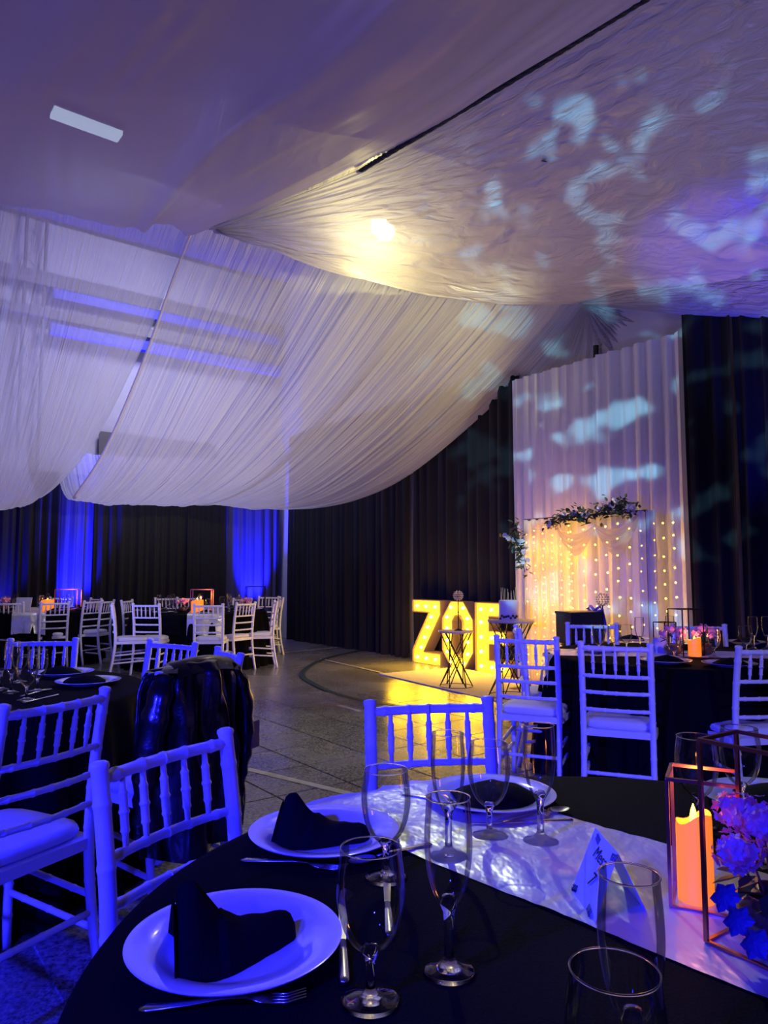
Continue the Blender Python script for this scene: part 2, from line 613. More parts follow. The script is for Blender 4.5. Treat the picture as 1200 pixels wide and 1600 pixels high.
while zz < HR - .3:
    br.tube([RN * (.16 * sg) + Vector((0, 0, zz)), RN * (-.16 * sg) + Vector((0, 0, zz + .28))], .012, 4)
    zz += .28
    sg = -sg
tag(br.build('lattice_brace', M_GIRDER, trs), kind='stuff')

# roof light seen through the purple fabric
rl = thing('roof_light', 'lit tube lamp glowing through the purple ceiling fabric, top left', 'lamp', PD(136, 195, 6.1), math.radians(38))
MB().box((0, 0, .05), (.62, .19, .06)).build('housing', M_HOUS, rl)
MB().box((0, 0, 0), (.58, .15, .04)).build('diffuser', M_TUBE, rl)


# ------------------------------------------------------------------ curtains
def curtain(name, label, p0, p1, z0, z1, m, fold=.12, amp=.045, seed=0, group=None, gather=0, cat='curtain'):
    p0 = Vector(p0); p1 = Vector(p1)
    L_ = (p1 - p0).length
    t = (p1 - p0).normalized()
    nr = Vector((-t.y, t.x, 0))
    nu = max(12, int(L_ / fold * 8))
    rnd = random.Random(seed)
    ph = [rnd.uniform(0, 6.28) for _ in range(5)]

    def fn(u, v):
        x = u * L_
        wv = 1 + .25 * math.sin(v * 2.3 + ph[0])
        o_ = math.sin(2 * PI * x / fold + 1.5 * math.sin(x * 2.1 + ph[1]) + .35 * math.sin(v * 4 + ph[2]))
        o_ += .6 * math.sin(2 * PI * x / (fold * 2.7) + ph[3] + .5 * v) + .35 * math.sin(2 * PI * x / (fold * .45) + ph[4])
        z = z0 + (z1 - z0) * v
        x += gather * L_ * (u - .5) * (-.16) * math.sin(v * PI)
        q = p0 + t * x + nr * (amp * wv * (.6 + .4 * (1 - v)) * o_)
        return (q.x, q.y, z)
    mb = MB().grid(fn, nu, 10)
    o = mb.build(name, m, None, True)
    uv = o.data.uv_layers.new(name='UVMap')
    nv = 11
    li = 0
    for pl in o.data.polygons:
        for vi in pl.vertices:
            uv.data[li].uv = ((vi // nv) / nu, (vi % nv) / 10)
            li += 1
    tag(o, label, cat, group)
    return o

# far wall: black drapes
edges = [-60, 32, 92, 148, 222, 295, 352, 436, 462]
lab = ['black drape hanging at the far left edge, touched by blue light',
       'black drape left of the bright blue uplit one on the far wall',
       'drape on the far wall lit solid blue, behind the left far table',
       'black drape with thin blue streaks just right of the bright blue one',
       'plain black drape on the far wall behind the left part of the centre table',
       'black drape on the far wall behind the wire frame of the centre table',
       'drape lit bright blue at the right end of the far wall',
       'narrow black drape filling the far corner']
for i in range(8):
    nn = .30 + .06 * (i % 2)
    t0, t1 = far_t(edges[i] - 3, nn), far_t(edges[i + 1] + 3, nn)
    t1 = max(t1, .12)
    curtain('curtain', lab[i], W(nn, t0), W(nn, t1), .01, 3.05, M_LITCUR if i in (2, 6) else M_BLACKCUR, .16 if i != 6 else .22, .045, i, 'black drapes on the far wall')
# right wall: black drapes
edges = [452, 586, 638, 806]
lab = ['black drape on the right wall, from the corner to the narrow gap',
       'slim black drape between the two blue gaps left of the letters',
       'black drape right behind the lit letters']
for i in range(3):
    nn = .16 + .05 * (i % 2)
    a, b = wall_s(edges[i] + (4 if i else 0), nn), wall_s(edges[i + 1] - (0 if i < 2 else -6), nn)
    curtain('curtain', lab[i], W(max(a, .06), nn), W(b, nn), .01, 4.1, M_BLACKCUR, .20, .05, 20 + i, 'black drapes on the right wall')
s0, s1 = wall_s(1076, .2), wall_s(1160, .2)
s2 = s1 + 1.1
curtain('curtain', 'black drape at the right beside the tall white curtain', W(s0, .2), W(s1, .2), .01, 4.3, M_BLACKCUR, .22, .05, 31, 'black drapes on the right wall')
curtain('curtain', 'black drape at the right edge of the picture', W(s1, .25), W(s2 + 2.5, .25), .01, 4.3, M_BLACKCUR, .22, .05, 32, 'black drapes on the right wall')
# white sheer curtains
def top_z(px, py, n):
    s = wall_s(px, n)
    return PD(px, py, W(s, n).y).z
curtain('curtain', 'left panel of the tall white sheer curtain behind the light frame', W(wall_s(803, .42), .42), W(wall_s(942, .42), .42), .01, top_z(870, 576, .42), M_SHEER, .15, .042, 41, 'tall white sheer curtains')
curtain('curtain', 'right panel of the tall white sheer curtain, bluish at its edge', W(wall_s(941, .42), .42), W(wall_s(1074, .42), .42), .01, top_z(1010, 536, .42), M_SHEER, .18, .042, 43, 'tall white sheer curtains')
sp = wall_s(931, .1)
o = MB().tube([W(sp, .08, 0), PD(931, 540, W(sp, .08).y)], .035, 8).build('support_pole', M_POLE)
tag(o, 'dark pole behind the white curtains where the fabric gathers', 'pole')

# uplights at the far wall and right wall
def uplight(loc, tgt, power, label, ang=75):
    t = thing('uplight', label, 'uplight', (loc[0], loc[1], 0), 0, 'blue LED uplights along the walls')
    MB().lathe([(.0, .06), (.085, .06), (.09, .08), (.09, .22), (.08, .24), (.0, .235)], 20).build('lamp_can', M_HOUS, t, 'auto')
    MB().lathe([(0, .242), (.07, .242), (.07, .238)], 20).build('lens', M_BLED, t)
    b = MB()
    b.box((-.1, 0, .09), (.012, .04, .18)).box((.1, 0, .09), (.012, .04, .18)).box((0, 0, .006), (.212, .04, .012))
    b.build('bracket', M_HOUS, t)
    lamp('uplight_beam', 'SPOT', (loc[0], loc[1], .30), tgt, BLUE, power, .06, ang, .7)

for px, pw in ((118, 3600), (400, 3200), (5, 800)):
    q = W(.66, far_t(px, .66))
    q2 = W(.3, far_t(px, .3), 1.9)
    uplight(q, q2, pw, {118: 'blue uplight on the floor below the bright blue drape at left', 400: 'blue uplight on the floor below the blue drape right of the centre table',
                        5: 'blue uplight on the floor at the far left edge'}[px], 50)
q = W(wall_s(1215, .8), .8)
uplight(q, PD(1180, 480, 6.8), 650, 'blue uplight standing by the drapes at the right edge', 34)


# ------------------------------------------------------------------ ceiling fabric
def cr(a, b, c, d, t):
    return .5 * ((2 * b) + (c - a) * t + (2 * a - 5 * b + 4 * c - d) * t * t + (3 * b - a - 3 * c + d) * t ** 3)


def patch(name, label, net, m, nu, nv, disp, group='draped ceiling fabric'):
    """net[i][j]: control points (world); i across the cloth, j along its folds."""
    ni, nj = len(net), len(net[0])

    def ev(u, v):
        x, y = u * (ni - 1), v * (nj - 1)
        i, j = min(int(x), ni - 2), min(int(y), nj - 2)
        fx, fy = x - i, y - j
        g = lambda a, b: net[max(0, min(ni - 1, a))][max(0, min(nj - 1, b))]
        rows = [cr(g(i + a, j - 1), g(i + a, j), g(i + a, j + 1), g(i + a, j + 2), fy) for a in (-1, 0, 1, 2)]
        return cr(*rows, fx)

    def fn(u, v):
        p = ev(u, v)
        du = ev(min(1, u + .01), v) - ev(max(0, u - .01), v)
        dv = ev(u, min(1, v + .01)) - ev(u, max(0, v - .01))
        n = du.cross(dv)
        if n.length < 1e-6:
            return tuple(p)
        n.normalize()
        return tuple(p + n * disp(u, v))
    o = MB().grid(fn, nu, nv).build(name, m, None, True)
    uv = o.data.uv_layers.new(name='UVMap')
    li = 0
    data = [0.0] * (2 * len(o.data.loops))
    for pl in o.data.polygons:
        for vi in pl.vertices:
            data[2 * li] = (vi // (nv + 1)) / nu
            data[2 * li + 1] = (vi % (nv + 1)) / nv
            li += 1
    uv.data.foreach_set('uv', data)
    tag(o, label, 'ceiling drape', group)
    return o


def folds(ku, a, seed, kv=1.2, sharp=1.0):
    off = seed * 7.3

    def f(u, v):
        n1 = noise.noise(Vector((u * ku + off, v * kv, off)))
        n2 = noise.noise(Vector((u * ku * 2.6 + off, v * kv * 1.3, off + 5)))
        n3 = noise.noise(Vector((u * ku * .35 + off, v * kv * .6, off + 9)))
        return a * ((1 - abs(n1) * 2) * sharp + .45 * n2 + 1.5 * n3) * min(1, 8 * u + .15, 8 * (1 - u) + .15)
    return f

fb = [(352, 150, 7.2), (310, 330, 8.0), (268, 440, 8.6), (215, 570, 9.6), (150, 700, 10.6), (92, 770, 11.3), (70, 755, 11.7), (60, 690, 11.9)]
fa0 = [(-40, 150, 6.6), (-60, 330, 7.2), (-80, 450, 7.9), (-100, 590, 8.9), (-120, 720, 9.9), (-140, 800, 10.4), (-150, 790, 10.8), (-155, 720, 11.0)]
fa1 = [(150, 150, 6.9), (120, 330, 7.6), (95, 450, 8.3), (60, 590, 9.3), (25, 720, 10.3), (-5, 794, 10.9), (-15, 780, 11.3), (-20, 710, 11.4)]
fa2 = [(270, 150, 7.1), (230, 330, 7.9), (195, 440, 8.5), (145, 580, 9.5), (95, 710, 10.5), (48, 786, 11.1), (35, 772, 11.5), (30, 700, 11.7)]
fc = [(470, 200, 7.3), (420, 360, 8.1), (370, 470, 8.8), (310, 600, 9.8), (245, 720, 10.9), (180, 786, 11.6), (160, 772, 12.0), (150, 710, 12.2)]
fd = [(640, 230, 7.5), (580, 390, 8.2), (510, 510, 9.0), (430, 630, 10.1), (340, 735, 11.2), (265, 789, 11.9), (240, 775, 12.3), (230, 715, 12.5)]
fe = [(760, 270, 7.7), (700, 420, 8.3), (615, 540, 9.2), (520, 650, 10.3), (415, 750, 11.6), (330, 788, 12.3), (300, 775, 12.7), (290, 715, 12.9)]
ff = [(870, 330, 8.0), (820, 450, 8.5), (715, 575, 9.4), (600, 690, 10.7), (490, 770, 12.0), (405, 794, 12.6), (370, 782, 12.9), (355, 720, 13.1)]
fg = [(950, 400, 8.6), (917, 474, 8.85), (806, 600, 9.75), (650, 735, 10.9), (555, 782, 12.0), (470, 796, 12.7), (440, 785, 13.0), (420, 730, 13.3)]
T = lambda l: [PD(*q) for q in l]
fbl = [(x - (0, 0, 1, 5, 9, 18, 20, 20)[i], y, d) for i, (x, y, d) in enumerate(fb)]
fbr = [(x + (2, 2, 3, 9, 16, 26, 26, 26)[i], y + (0, 0, 0, 0, 4, 8, 8, 8)[i], d - .02) for i, (x, y, d) in enumerate(fb)]
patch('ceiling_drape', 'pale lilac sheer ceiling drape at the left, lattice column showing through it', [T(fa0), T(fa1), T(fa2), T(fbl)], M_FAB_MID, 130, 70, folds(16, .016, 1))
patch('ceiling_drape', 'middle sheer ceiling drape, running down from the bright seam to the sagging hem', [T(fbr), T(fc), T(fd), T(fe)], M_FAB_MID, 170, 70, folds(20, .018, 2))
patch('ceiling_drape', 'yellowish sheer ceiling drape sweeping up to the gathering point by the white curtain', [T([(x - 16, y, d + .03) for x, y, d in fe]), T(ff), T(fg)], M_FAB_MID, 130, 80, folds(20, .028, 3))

hp = smooth_path(T([(x - 2, y, d - .03) for x, y, d in fbr[:6]]), 8)
hm = MB().tube(hp, [.012 + .016 * (i / len(hp)) for i in range(len(hp))], 8).build('drape_hem', M_HEM, None, True)
tag(hm, 'pale rolled seam running down the sheer ceiling drape to the blue gap', 'seam')
# front right panel
c0 = [(322, 358, 7.8), (332, 360, 7.75), (336, 362, 7.7), (345, 358, 7.9)]
c1 = [(600, 247, 6.35), (585, 320, 6.7), (550, 430, 7.5), (560, 415, 8.0)]
c2 = [(800, 128, 5.5), (790, 290, 6.4), (750, 468, 8.0), (765, 450, 8.6)]
c3 = [(1010, 0, 4.6), (990, 240, 5.8), (940, 471, 8.4), (955, 455, 9.0)]
c4 = [(1250, -140, 3.9), (1240, 200, 5.4), (1200, 488, 7.0), (1215, 470, 7.6)]
c5 = [(1560, -300, 3.3), (1560, 160, 4.6), (1520, 500, 5.8), (1530, 480, 6.3)]
T2 = T
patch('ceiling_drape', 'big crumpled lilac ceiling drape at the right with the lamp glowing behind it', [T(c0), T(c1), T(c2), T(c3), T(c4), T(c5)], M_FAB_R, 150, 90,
      lambda u, v: .024 * (1 - abs(noise.noise(Vector((u * 9, v * 16, 3)))) * 2) + .012 * noise.noise(Vector((u * 22, v * 40, 8))))
# blue lit underside swag at right
n0 = [(905, 473, 8.55), (905, 474, 8.55), (915, 473, 8.7)]
n1 = [(1060, 430, 7.4), (1060, 489, 7.6), (1070, 478, 7.9)]
n2 = [(1210, 415, 6.5), (1205, 496, 6.8), (1215, 480, 7.1)]
n3 = [(1500, 400, 5.4), (1500, 520, 5.6), (1510, 500, 5.9)]
patch('ceiling_drape', 'low blue-lit swag of ceiling fabric at the right edge', [T(n0), T(n1), T(n2), T(n3)], M_FAB_R, 60, 30, lambda u, v: .01 * noise.noise(Vector((u * 8, v * 10, 3))))
# front left panel
d0 = [(322, 358, 7.85), (310, 352, 7.5), (250, 346, 7.2), (200, 350, 6.9), (60, 322, 6.4), (-120, 300, 5.9)]
d0b = [(330, 345, 8.1), (318, 338, 7.9), (260, 330, 7.7), (205, 332, 7.4), (60, 305, 6.9), (-120, 285, 6.4)]
d1 = [(598, 240, 6.35), (540, 232, 5.9), (420, 240, 5.6), (250, 200, 5.4), (60, 180, 5.1), (-150, 170, 4.8)]
d2 = [(800, 122, 5.45), (745, 100, 5.1), (600, 140, 4.8), (380, 60, 4.6), (160, 40, 4.4), (-150, 20, 4.2)]
d3 = [(1000, 0, 4.62), (930, -40, 4.3), (770, -10, 4.1), (540, -120, 3.9), (280, -150, 3.8), (-120, -170, 3.6)]
d4 = [(1245, -148, 3.92), (1150, -200, 3.6), (980, -190, 3.4), (700, -300, 3.2), (400, -350, 3.1), (-60, -380, 3.0)]
d5 = [(1560, -310, 3.32), (1450, -400, 3.0), (1280, -430, 2.8), (900, -560, 2.6), (550, -620, 2.5), (0, -650, 2.4)]
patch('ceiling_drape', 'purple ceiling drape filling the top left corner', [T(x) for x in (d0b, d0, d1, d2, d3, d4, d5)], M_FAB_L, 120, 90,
      lambda u, v: .08 * math.exp(-((v - .22 - .06 * u) / .05) ** 2) + .05 * math.exp(-((v - .52 + .05 * u) / .03) ** 2) + .014 * (1 - abs(noise.noise(Vector((u * 3, v * 18, 6)))) * 2) + .008 * noise.noise(Vector((u * 10, v * 30, 8))))
# rope between the two front panels
rope = MB()
ra = [PD(*q) for q in ((560, 270, 6.6), (600, 244.5, 6.33), (800, 126, 5.5), (1010, -2, 4.6), (1247, -144, 3.9))]
rp = smooth_path(ra, 30)
for k in range(3):
    rope.tube([p + Vector((math.cos(i * .9 + k * 2.09) * .012, 0, math.sin(i * .9 + k * 2.09) * .012)) for i, p in enumerate(rp)], .014, 6)
tag(rope.build('ceiling_rope', M_ROPE, None, True), 'dark twisted rope stretched between the two front ceiling drapes', 'rope')
lb = MB().box((0, 0, 0), (.04, .006, .09)).build('fabric_tag', M_HOUS)
lb.location = PD(849, 252, 6.1)
lb.rotation_euler = (-1.0, .1, .1)
tag(lb, 'small dark scrap stuck on the big crumpled ceiling drape', 'tag')

# fans of fabric between the gathering point and the white curtains
ap = PD(917, 476, 8.8)
def fan(label, base, m, seed, sag):
    nb = len(base)
    net = []
    for i, b in enumerate(base):
        b = PD(*b)
        a = ap + Vector(((i / (nb - 1) - .5) * .07, 0, 0))
        mid = a.lerp(b, .5) + Vector((0, -.02, -sag))
        net.append([a, mid, b])
    return patch('gathered_drape', label, net, m, 90, 16, lambda u, v: .03 * v * math.sin(u * 62 + 3 * math.sin(u * 9 + seed)), 'gathered fabric above the white curtains')
fan('gathered fan of sheer fabric left of the gathering point, above the white curtain', [(800, 608, 9.5), (840, 590, 9.3), (880, 577, 9.1), (935, 566, 8.85)], M_FAB_MID, 1, .03)
s_ = [(943, 566, 8.8), (965, 548, 8.6), (1010, 538, 8.4), (1072, 522, 8.0), (1145, 496, 7.7)]
fan('gathered swag of fabric right of the gathering point, lit pale blue', s_, M_FAB_R, 2, .06)

# floodlight
fl_ = thing('floodlight', 'glaring floodlight shining through the ceiling fabric', 'lamp', LAMP)
MB().box((0, .03, 0), (.24, .1, .18)).build('housing', M_HOUS, fl_)
MB().box((0, -.03, 0), (.15, .01, .13)).build('lens', M_LENS, fl_)
b = MB().tube([(-.14, .03, 0), (-.14, .03, .18), (.14, .03, .18), (.14, .03, 0)], .008, 6)
b.tube([(0, .03, .18), (0, .03, HR - LAMP[2])], .004, 6)
b.build('bracket', M_HOUS, fl_)

# ------------------------------------------------------------------ chair
def dense(pts, k=5):
    return smooth_path([Vector(p) for p in pts], k)


def ringed(path, r, rings, bump=.22, wd=.006):
    """resample a path with bamboo rings at the given fractions"""
    L = [0]
    for i in range(1, len(path)):
        L.append(L[-1] + (path[i] - path[i - 1]).length)
    tot = L[-1]
    ss = set([0, tot])
    for q in L:
        ss.add(q)
    for f in rings:
        for o_ in (-1.6, -.8, 0, .8, 1.6):
            ss.add(min(tot, max(0, f * tot + o_ * wd)))
    ss = sorted(ss)
    P_, R_ = [], []
    for s in ss:
        i = 0
        while i < len(L) - 2 and L[i + 1] < s:
            i += 1
        t = (s - L[i]) / max(1e-9, L[i + 1] - L[i])
        P_.append(path[i].lerp(path[i + 1], t))
        R_.append(r * (1 + sum(bump * math.exp(-((s - f * tot) / wd) ** 2) for f in rings)))
    return P_, R_


def chair_meshes():
    d = {}
    hw = .181
    for sx, key in ((-1, 'postL'), (1, 'postR')):
        pth = dense([(sx * (hw + .004), -.265, 0), (sx * hw, -.222, .22), (sx * hw, -.20, .44), (sx * hw, -.215, .68), (sx * hw, -.25, .905)], 4)
        P_, R_ = ringed(pth, .0175, (.16, .34, .52, .66, .8, .93), .12)
        R_ = [r * (.86 + .14 * min(1, p.z / .4)) for p, r in zip(P_, R_)]
        P_ += [Vector((sx * hw, -.2515, .914)), Vector((sx * hw, -.252, .92)), Vector((sx * hw, -.2525, .924))]
        R_ += [.0205, .019, .011]
        mb = MB().tube(P_, R_, 10)
        d[key] = mb.mesh('rear_leg', M_CHAIR, True)
    for sx, key in ((-1, 'legL'), (1, 'legR')):
        P_, R_ = ringed([Vector((sx * .19, .195, 0)), Vector((sx * .185, .19, .43))], .016, (.25, .5, .78), .16)
        d[key] = MB().tube(P_, R_, 10).mesh('front_leg', M_CHAIR, True)
    def yb(z):
        return -.20 - .05 * max(0, (z - .44) / .46) ** 1.3
    def rail(z, r, bow=.02):
        pth = dense([(-hw, yb(z), z), (-hw * .5, yb(z) - bow * .75, z), (0, yb(z) - bow, z), (hw * .5, yb(z) - bow * .75, z), (hw, yb(z), z)], 3)
        return MB().tube(*ringed(pth, r, (.12, .33, .5, .67, .88), .2), 8)
    d['top'] = rail(.888, .0135).mesh('top_rail', M_CHAIR, True)
    for i, z in enumerate((.735, .645, .55)):
        d['rail%d' % i] = rail(z, .0105).mesh('back_rail', M_CHAIR, True)
    xs = [-.118, -.059, 0, .059, .118]
    for i, x in enumerate(xs):
        b_ = .02 * (1 - (x / hw) ** 2)
        P_, R_ = ringed([Vector((x, yb(.735) - b_, .735)), Vector((x, yb(.81) - b_, .81)), Vector((x, yb(.885) - b_, .885))], .008, (.25, .5, .75), .28, .004)
        R_ = [r * (.75 + .4 * math.sin(PI * k / (len(R_) - 1))) for k, r in enumerate(R_)]
        d['sp%d' % i] = MB().tube(P_, R_, 8).mesh('spindle', M_CHAIR, True)
    # seat frame
    fr = MB()
    for z0, z1, e in ((.405, .44, .0),):
        out = [(-.20, -.2), (.20, -.2), (.205, .205), (-.205, .205)]
        ring_ = []
        for k, (cx_, cy_) in enumerate(((.175, .175), (-.175, .175), (-.165, -.175), (.165, -.175))):
            for a in range(5):
                th = PI / 2 * k + PI / 2 * a / 4
                ring_.append((cx_ + .035 * math.cos(th), cy_ + .035 * math.sin(th), z0))
        fr.prism(ring_, Vector((0, 0, 1)), z1 - z0)
    d['frame'] = fr.mesh('seat_frame', M_CHAIR)
    # cushion
    def cush(u, v):
        th = 2 * PI * u
        c, s = math.cos(th), math.sin(th)
        e = 5.0
        rr = (abs(c) ** e + abs(s) ** e) ** (-1 / e)
        prof = [(0.0, .0), (.93, 0), (1.0, .008), (1.015, .022), (.985, .038), (.90, .046), (.6, .053), (.0, .056)]
        k = min(int(v * 7 + 1e-6), 6)
        f_ = v * 7 - k
        r = prof[k][0] * (1 - f_) + prof[k + 1][0] * f_
        z = prof[k][1] * (1 - f_) + prof[k + 1][1] * f_
        return (.193 * rr * c * r, .195 * rr * s * r + .005, .44 + z)
    d['cush'] = MB().grid(cush, 32, 7).mesh('cushion', M_CUSH, True)
    def st(a, b, r=.0105):
        return MB().tube(*ringed([Vector(a), Vector(b)], r, (.2, .5, .8), .2), 8).mesh('stretcher', M_CHAIR, True)
    d['st0'] = st((-.187, .192, .27), (.187, .192, .27))
    d['st1'] = st((-.181, -.223, .21), (.181, -.223, .21))
    for sx, k in ((-1, 2), (1, 4)):
        d['st%d' % k] = st((sx * .187, .192, .29), (sx * .181, -.216, .26))
        d['st%d' % (k + 1)] = st((sx * .188, .193, .19), (sx * .182, -.233, .16))
    return d

CM = chair_meshes()
CN = dict(postL='rear_leg', postR='rear_leg', legL='front_leg', legR='front_leg', top='top_rail', rail0='back_rail', rail1='back_rail',
          rail2='back_rail', frame='seat_frame', cush='cushion')


def chair_at(x, y, fx, fy, label, group, sc=1):
    """x, y: middle of the back's top; f: facing direction"""
    l = math.hypot(fx, fy)
    fx, fy = fx / l, fy / l
    t = thing('chiavari_chair', label, 'chair', (x + fx * .25, y + fy * .25, 0.007 if y < 7.5 else 0), math.atan2(-fx, fy), group)
    for k, me in CM.items():
        link('spindle' if k.startswith('sp') else 'stretcher' if k.startswith('st') else CN[k], me, t)
    return t


def chair_px(L, R, label, group, away=True):
    """from the two post tops as seen, left then right; away: its back is towards us"""
    a, b = PZ(*L, .92), PZ(*R, .92)
    m_ = (a + b) / 2
    d_ = b - a
    f_ = Vector((-d_.y, d_.x)) if away else Vector((d_.y, -d_.x))
    return chair_at(m_.x, m_.y, f_.x, f_.y, label, group)

G1 = 'white chairs around the near table'
G2 = 'white chairs around the left table'
G3 = 'white chairs around the right table'
G4 = 'white chairs around the far centre table'
G5 = 'white chairs around the far left table'
chair_px((160, 1197), (350, 1145), 'bright blue-lit white chair back at the left edge of the near black table', G1, False)
chair_px((578, 1099), (762, 1093), 'blue-lit white chair across the near table, behind its glasses', G1, False)
chair_px((-3, 1108), (170, 1077), 'big white chair at the left picture edge with its seat towards the left table', G2)
jk = chair_px((262, 1052), (350, 1040), 'white chair carrying the black leather coat', G2)
chair_px((344.5, 1014), (371, 1022), 'white chair just behind the coat, only its top corner showing', G2, False)
chair_px((238, 1001.5), (301, 1006), 'white chair between the left table and the chair with the coat', G2, False)
chair_px((17, 1000), (118, 999), 'white chair on the far side of the left table, behind its glasses', G2, False)
chair_px((787.5, 994.6), (857, 997), 'lilac white chair at the left front of the right table', G3)
chair_px((910, 1004.5), (1013, 1008), 'white chair with its back to us in front of the right table', G3)
chair_px((1150.5, 1012), (1254, 1010), 'white chair cut off by the right picture edge', G3)
chair_at(.95, 5.2, 1, -.12, 'white chair tucked behind the lilac chair, left of the right table', G3)
chair_px((890, 974), (960, 975), 'white chair behind the right table, beside the dark gift box', G3, False)
chair_px((1060, 976), (1123, 977), 'white chair behind the right table, behind its wire lantern', G3, False)

def far_chair(px, d, cen, label, group, turn=0, f=None):
    x = (px - 600) / F * d
    if f is None:
        v = Vector((cen[0] - x, cen[1] - d))
        a = math.radians(turn)
        v = Vector((v.x * math.cos(a) - v.y * math.sin(a), v.x * math.sin(a) + v.y * math.cos(a)))
    else:
        v = Vector(f)
    chair_at(x, d, v.x, v.y, label, group)

T4 = (-2.70, 10.7)
T5 = (-5.30, 10.85)
far_chair(231, 9.45, T4, 'white chair in front of the far centre table, below its left end', G4, 8)
far_chair(328, 9.35, T4, 'white chair in front of the far centre table, right beneath the runner', G4, -14)
far_chair(386, 9.9, T4, 'warm-lit white chair at the right front of the far centre table', G4, 12)
far_chair(432, 10.4, T4, 'yellowish white chair seen edge-on at the right end of the far centre table', G4, f=(-1, -.25))
far_chair(441, 12.0, T4, 'white chair seen edge-on just behind the yellowish one', G4, f=(-1, -.3))
far_chair(421, 12.6, T4, 'bluish white chair farthest back at the right of the far centre table', G4, f=(-.25, -1))
far_chair(380, 11.5, T4, 'white chair behind the far centre table, towards its right end', G4)
far_chair(297, 12.0, T4, 'white chair behind the middle of the far centre table', G4)
far_chair(262, 11.9, T4, 'white chair behind the far centre table, towards its left end', G4)
far_chair(201, 10.8, T4, 'white chair at the left end of the far centre table', G4)
far_chair(179, 9.5, T4, 'white chair in the aisle turned right, left of the far centre table', G4, f=(1, .35))
far_chair(18, 9.95, T5, 'white chair at the left picture edge in front of the far left table', G5)
far_chair(90, 10.1, T5, 'white chair in front of the far left table, below its candle', G5, -6)
far_chair(149, 10.6, T5, 'white chair turned left at the right end of the far left table', G5, f=(-1, .35))
far_chair(153, 11.6, T5, 'white chair behind the right end of the far left table', G5)
far_chair(172, 10.7, T5, 'white chair seen edge-on in the aisle between the two far tables', G5, f=(-1, .1))
far_chair(99, 12.2, T5, 'white chair behind the far left table, behind its glasses', G5)
far_chair(45, 12.3, T5, 'white chair behind the far left table, near its left end', G5)


# ------------------------------------------------------------------ tables
def table(c, R, label, seed, nf=26):
    mb = MB()
    rnd = random.Random(seed)
    ph = rnd.uniform(0, 6)
    N = 168
    rings = [(0, .760, 0), (R * .5, .760, 0), (R - .02, .760, 0), (R - .004, .758, 0), (R + .004, .748, 0), (R + .012, .72, .006), (R + .03, .60, .02), (R + .05, .42, .032),
             (R + .07, .22, .042), (R + .085, .006, .05)]
    vs, fs = [], []
    for r, z, a in rings:
        for i in range(N):
            th = 2 * PI * i / N
            wv = math.sin(nf * th + ph + 1.2 * math.sin(3 * th + ph)) + .5 * math.sin(nf * .5 * th + ph * 2)
            rr = r + a * wv
            vs.append((rr * math.cos(th), rr * math.sin(th), z))
    for k in range(1, len(rings) - 1):
        for i in range(N):
            j = (i + 1) % N
            fs.append((k * N + i, k * N + j, (k + 1) * N + j, (k + 1) * N + i))
    for i in range(N):
        fs.append((i, (i + 1) % N, N + (i + 1) % N, N + i))
    mb.add(vs, fs)
    o = mb.build('draped_table', M_CLOTH, None, True)
    o.location = (c[0], c[1], .007 if c[1] < 7 else 0)
    tag(o, label, 'table', 'round tables under black cloths')
    return o

T1 = (.456, 1.11); R1 = .868
T2 = (-1.97, 3.32)
T3 = (1.93, 4.90)
table(T1, R1, 'near round table under a black cloth, laid with plates and glasses', 1)
table(T2, .85, 'round table under a black cloth at the left, between the big chair and the coat', 2)
table(T3, .82, 'round table under a black cloth at the right, in front of the fairy lights', 3)
table(T4, .96, 'far round table under a black cloth in front of the middle of the far wall', 4)
table(T5, .96, 'far round table under a black cloth at the left edge', 5)
TZ = .768


def runner(c, ang, L_, wd, R, label, off=0, seed=1, res=50):
    """satin strip across a round table, hanging over both ends"""
    def fn(u, v):
        s = (u - .5) * L_
        t = (v - .5) * wd + off
        lim = math.sqrt(max(.01, (R + .006) ** 2 - t * t))
        z = TZ - .001 + .004 * (noise.noise(Vector((s * 7, t * 9, seed))) + .6) + .003 * abs(noise.noise(Vector((s * 18, t * 22, seed + 3))))
        if abs(s) > lim:
            ex = abs(s) - lim
            z -= ex * .96
            sg = 1 if s > 0 else -1
            s = sg * (lim + .022 + .10 * ex * (1 + .3 * math.sin(t * 30)))
        x = s * math.cos(ang) - t * math.sin(ang)
        y = s * math.sin(ang) + t * math.cos(ang)
        return (x, y, z)
    o = MB().grid(fn, res, 20).build('table_runner', M_RUN, None, True)
    o.location = (c[0], c[1], 0)
    tag(o, label, 'table runner', 'satin table runners')

runner(T1, math.atan2(-.74, .67), 2.05, .40, R1, 'silvery satin runner crossing the near table under the card and candle', off=.115, seed=1, res=110)
runner(T3, math.radians(-8), 2.1, .42, .82, 'pale satin runner across the right table', seed=2)
runner(T4, math.radians(-78), 2.5, .46, .96, 'pale satin runner hanging off the front of the far centre table', off=.1, seed=3)
runner(T5, math.radians(-66), 2.5, .42, .96, 'pale satin runner hanging off the front of the far left table', off=.05, seed=4)

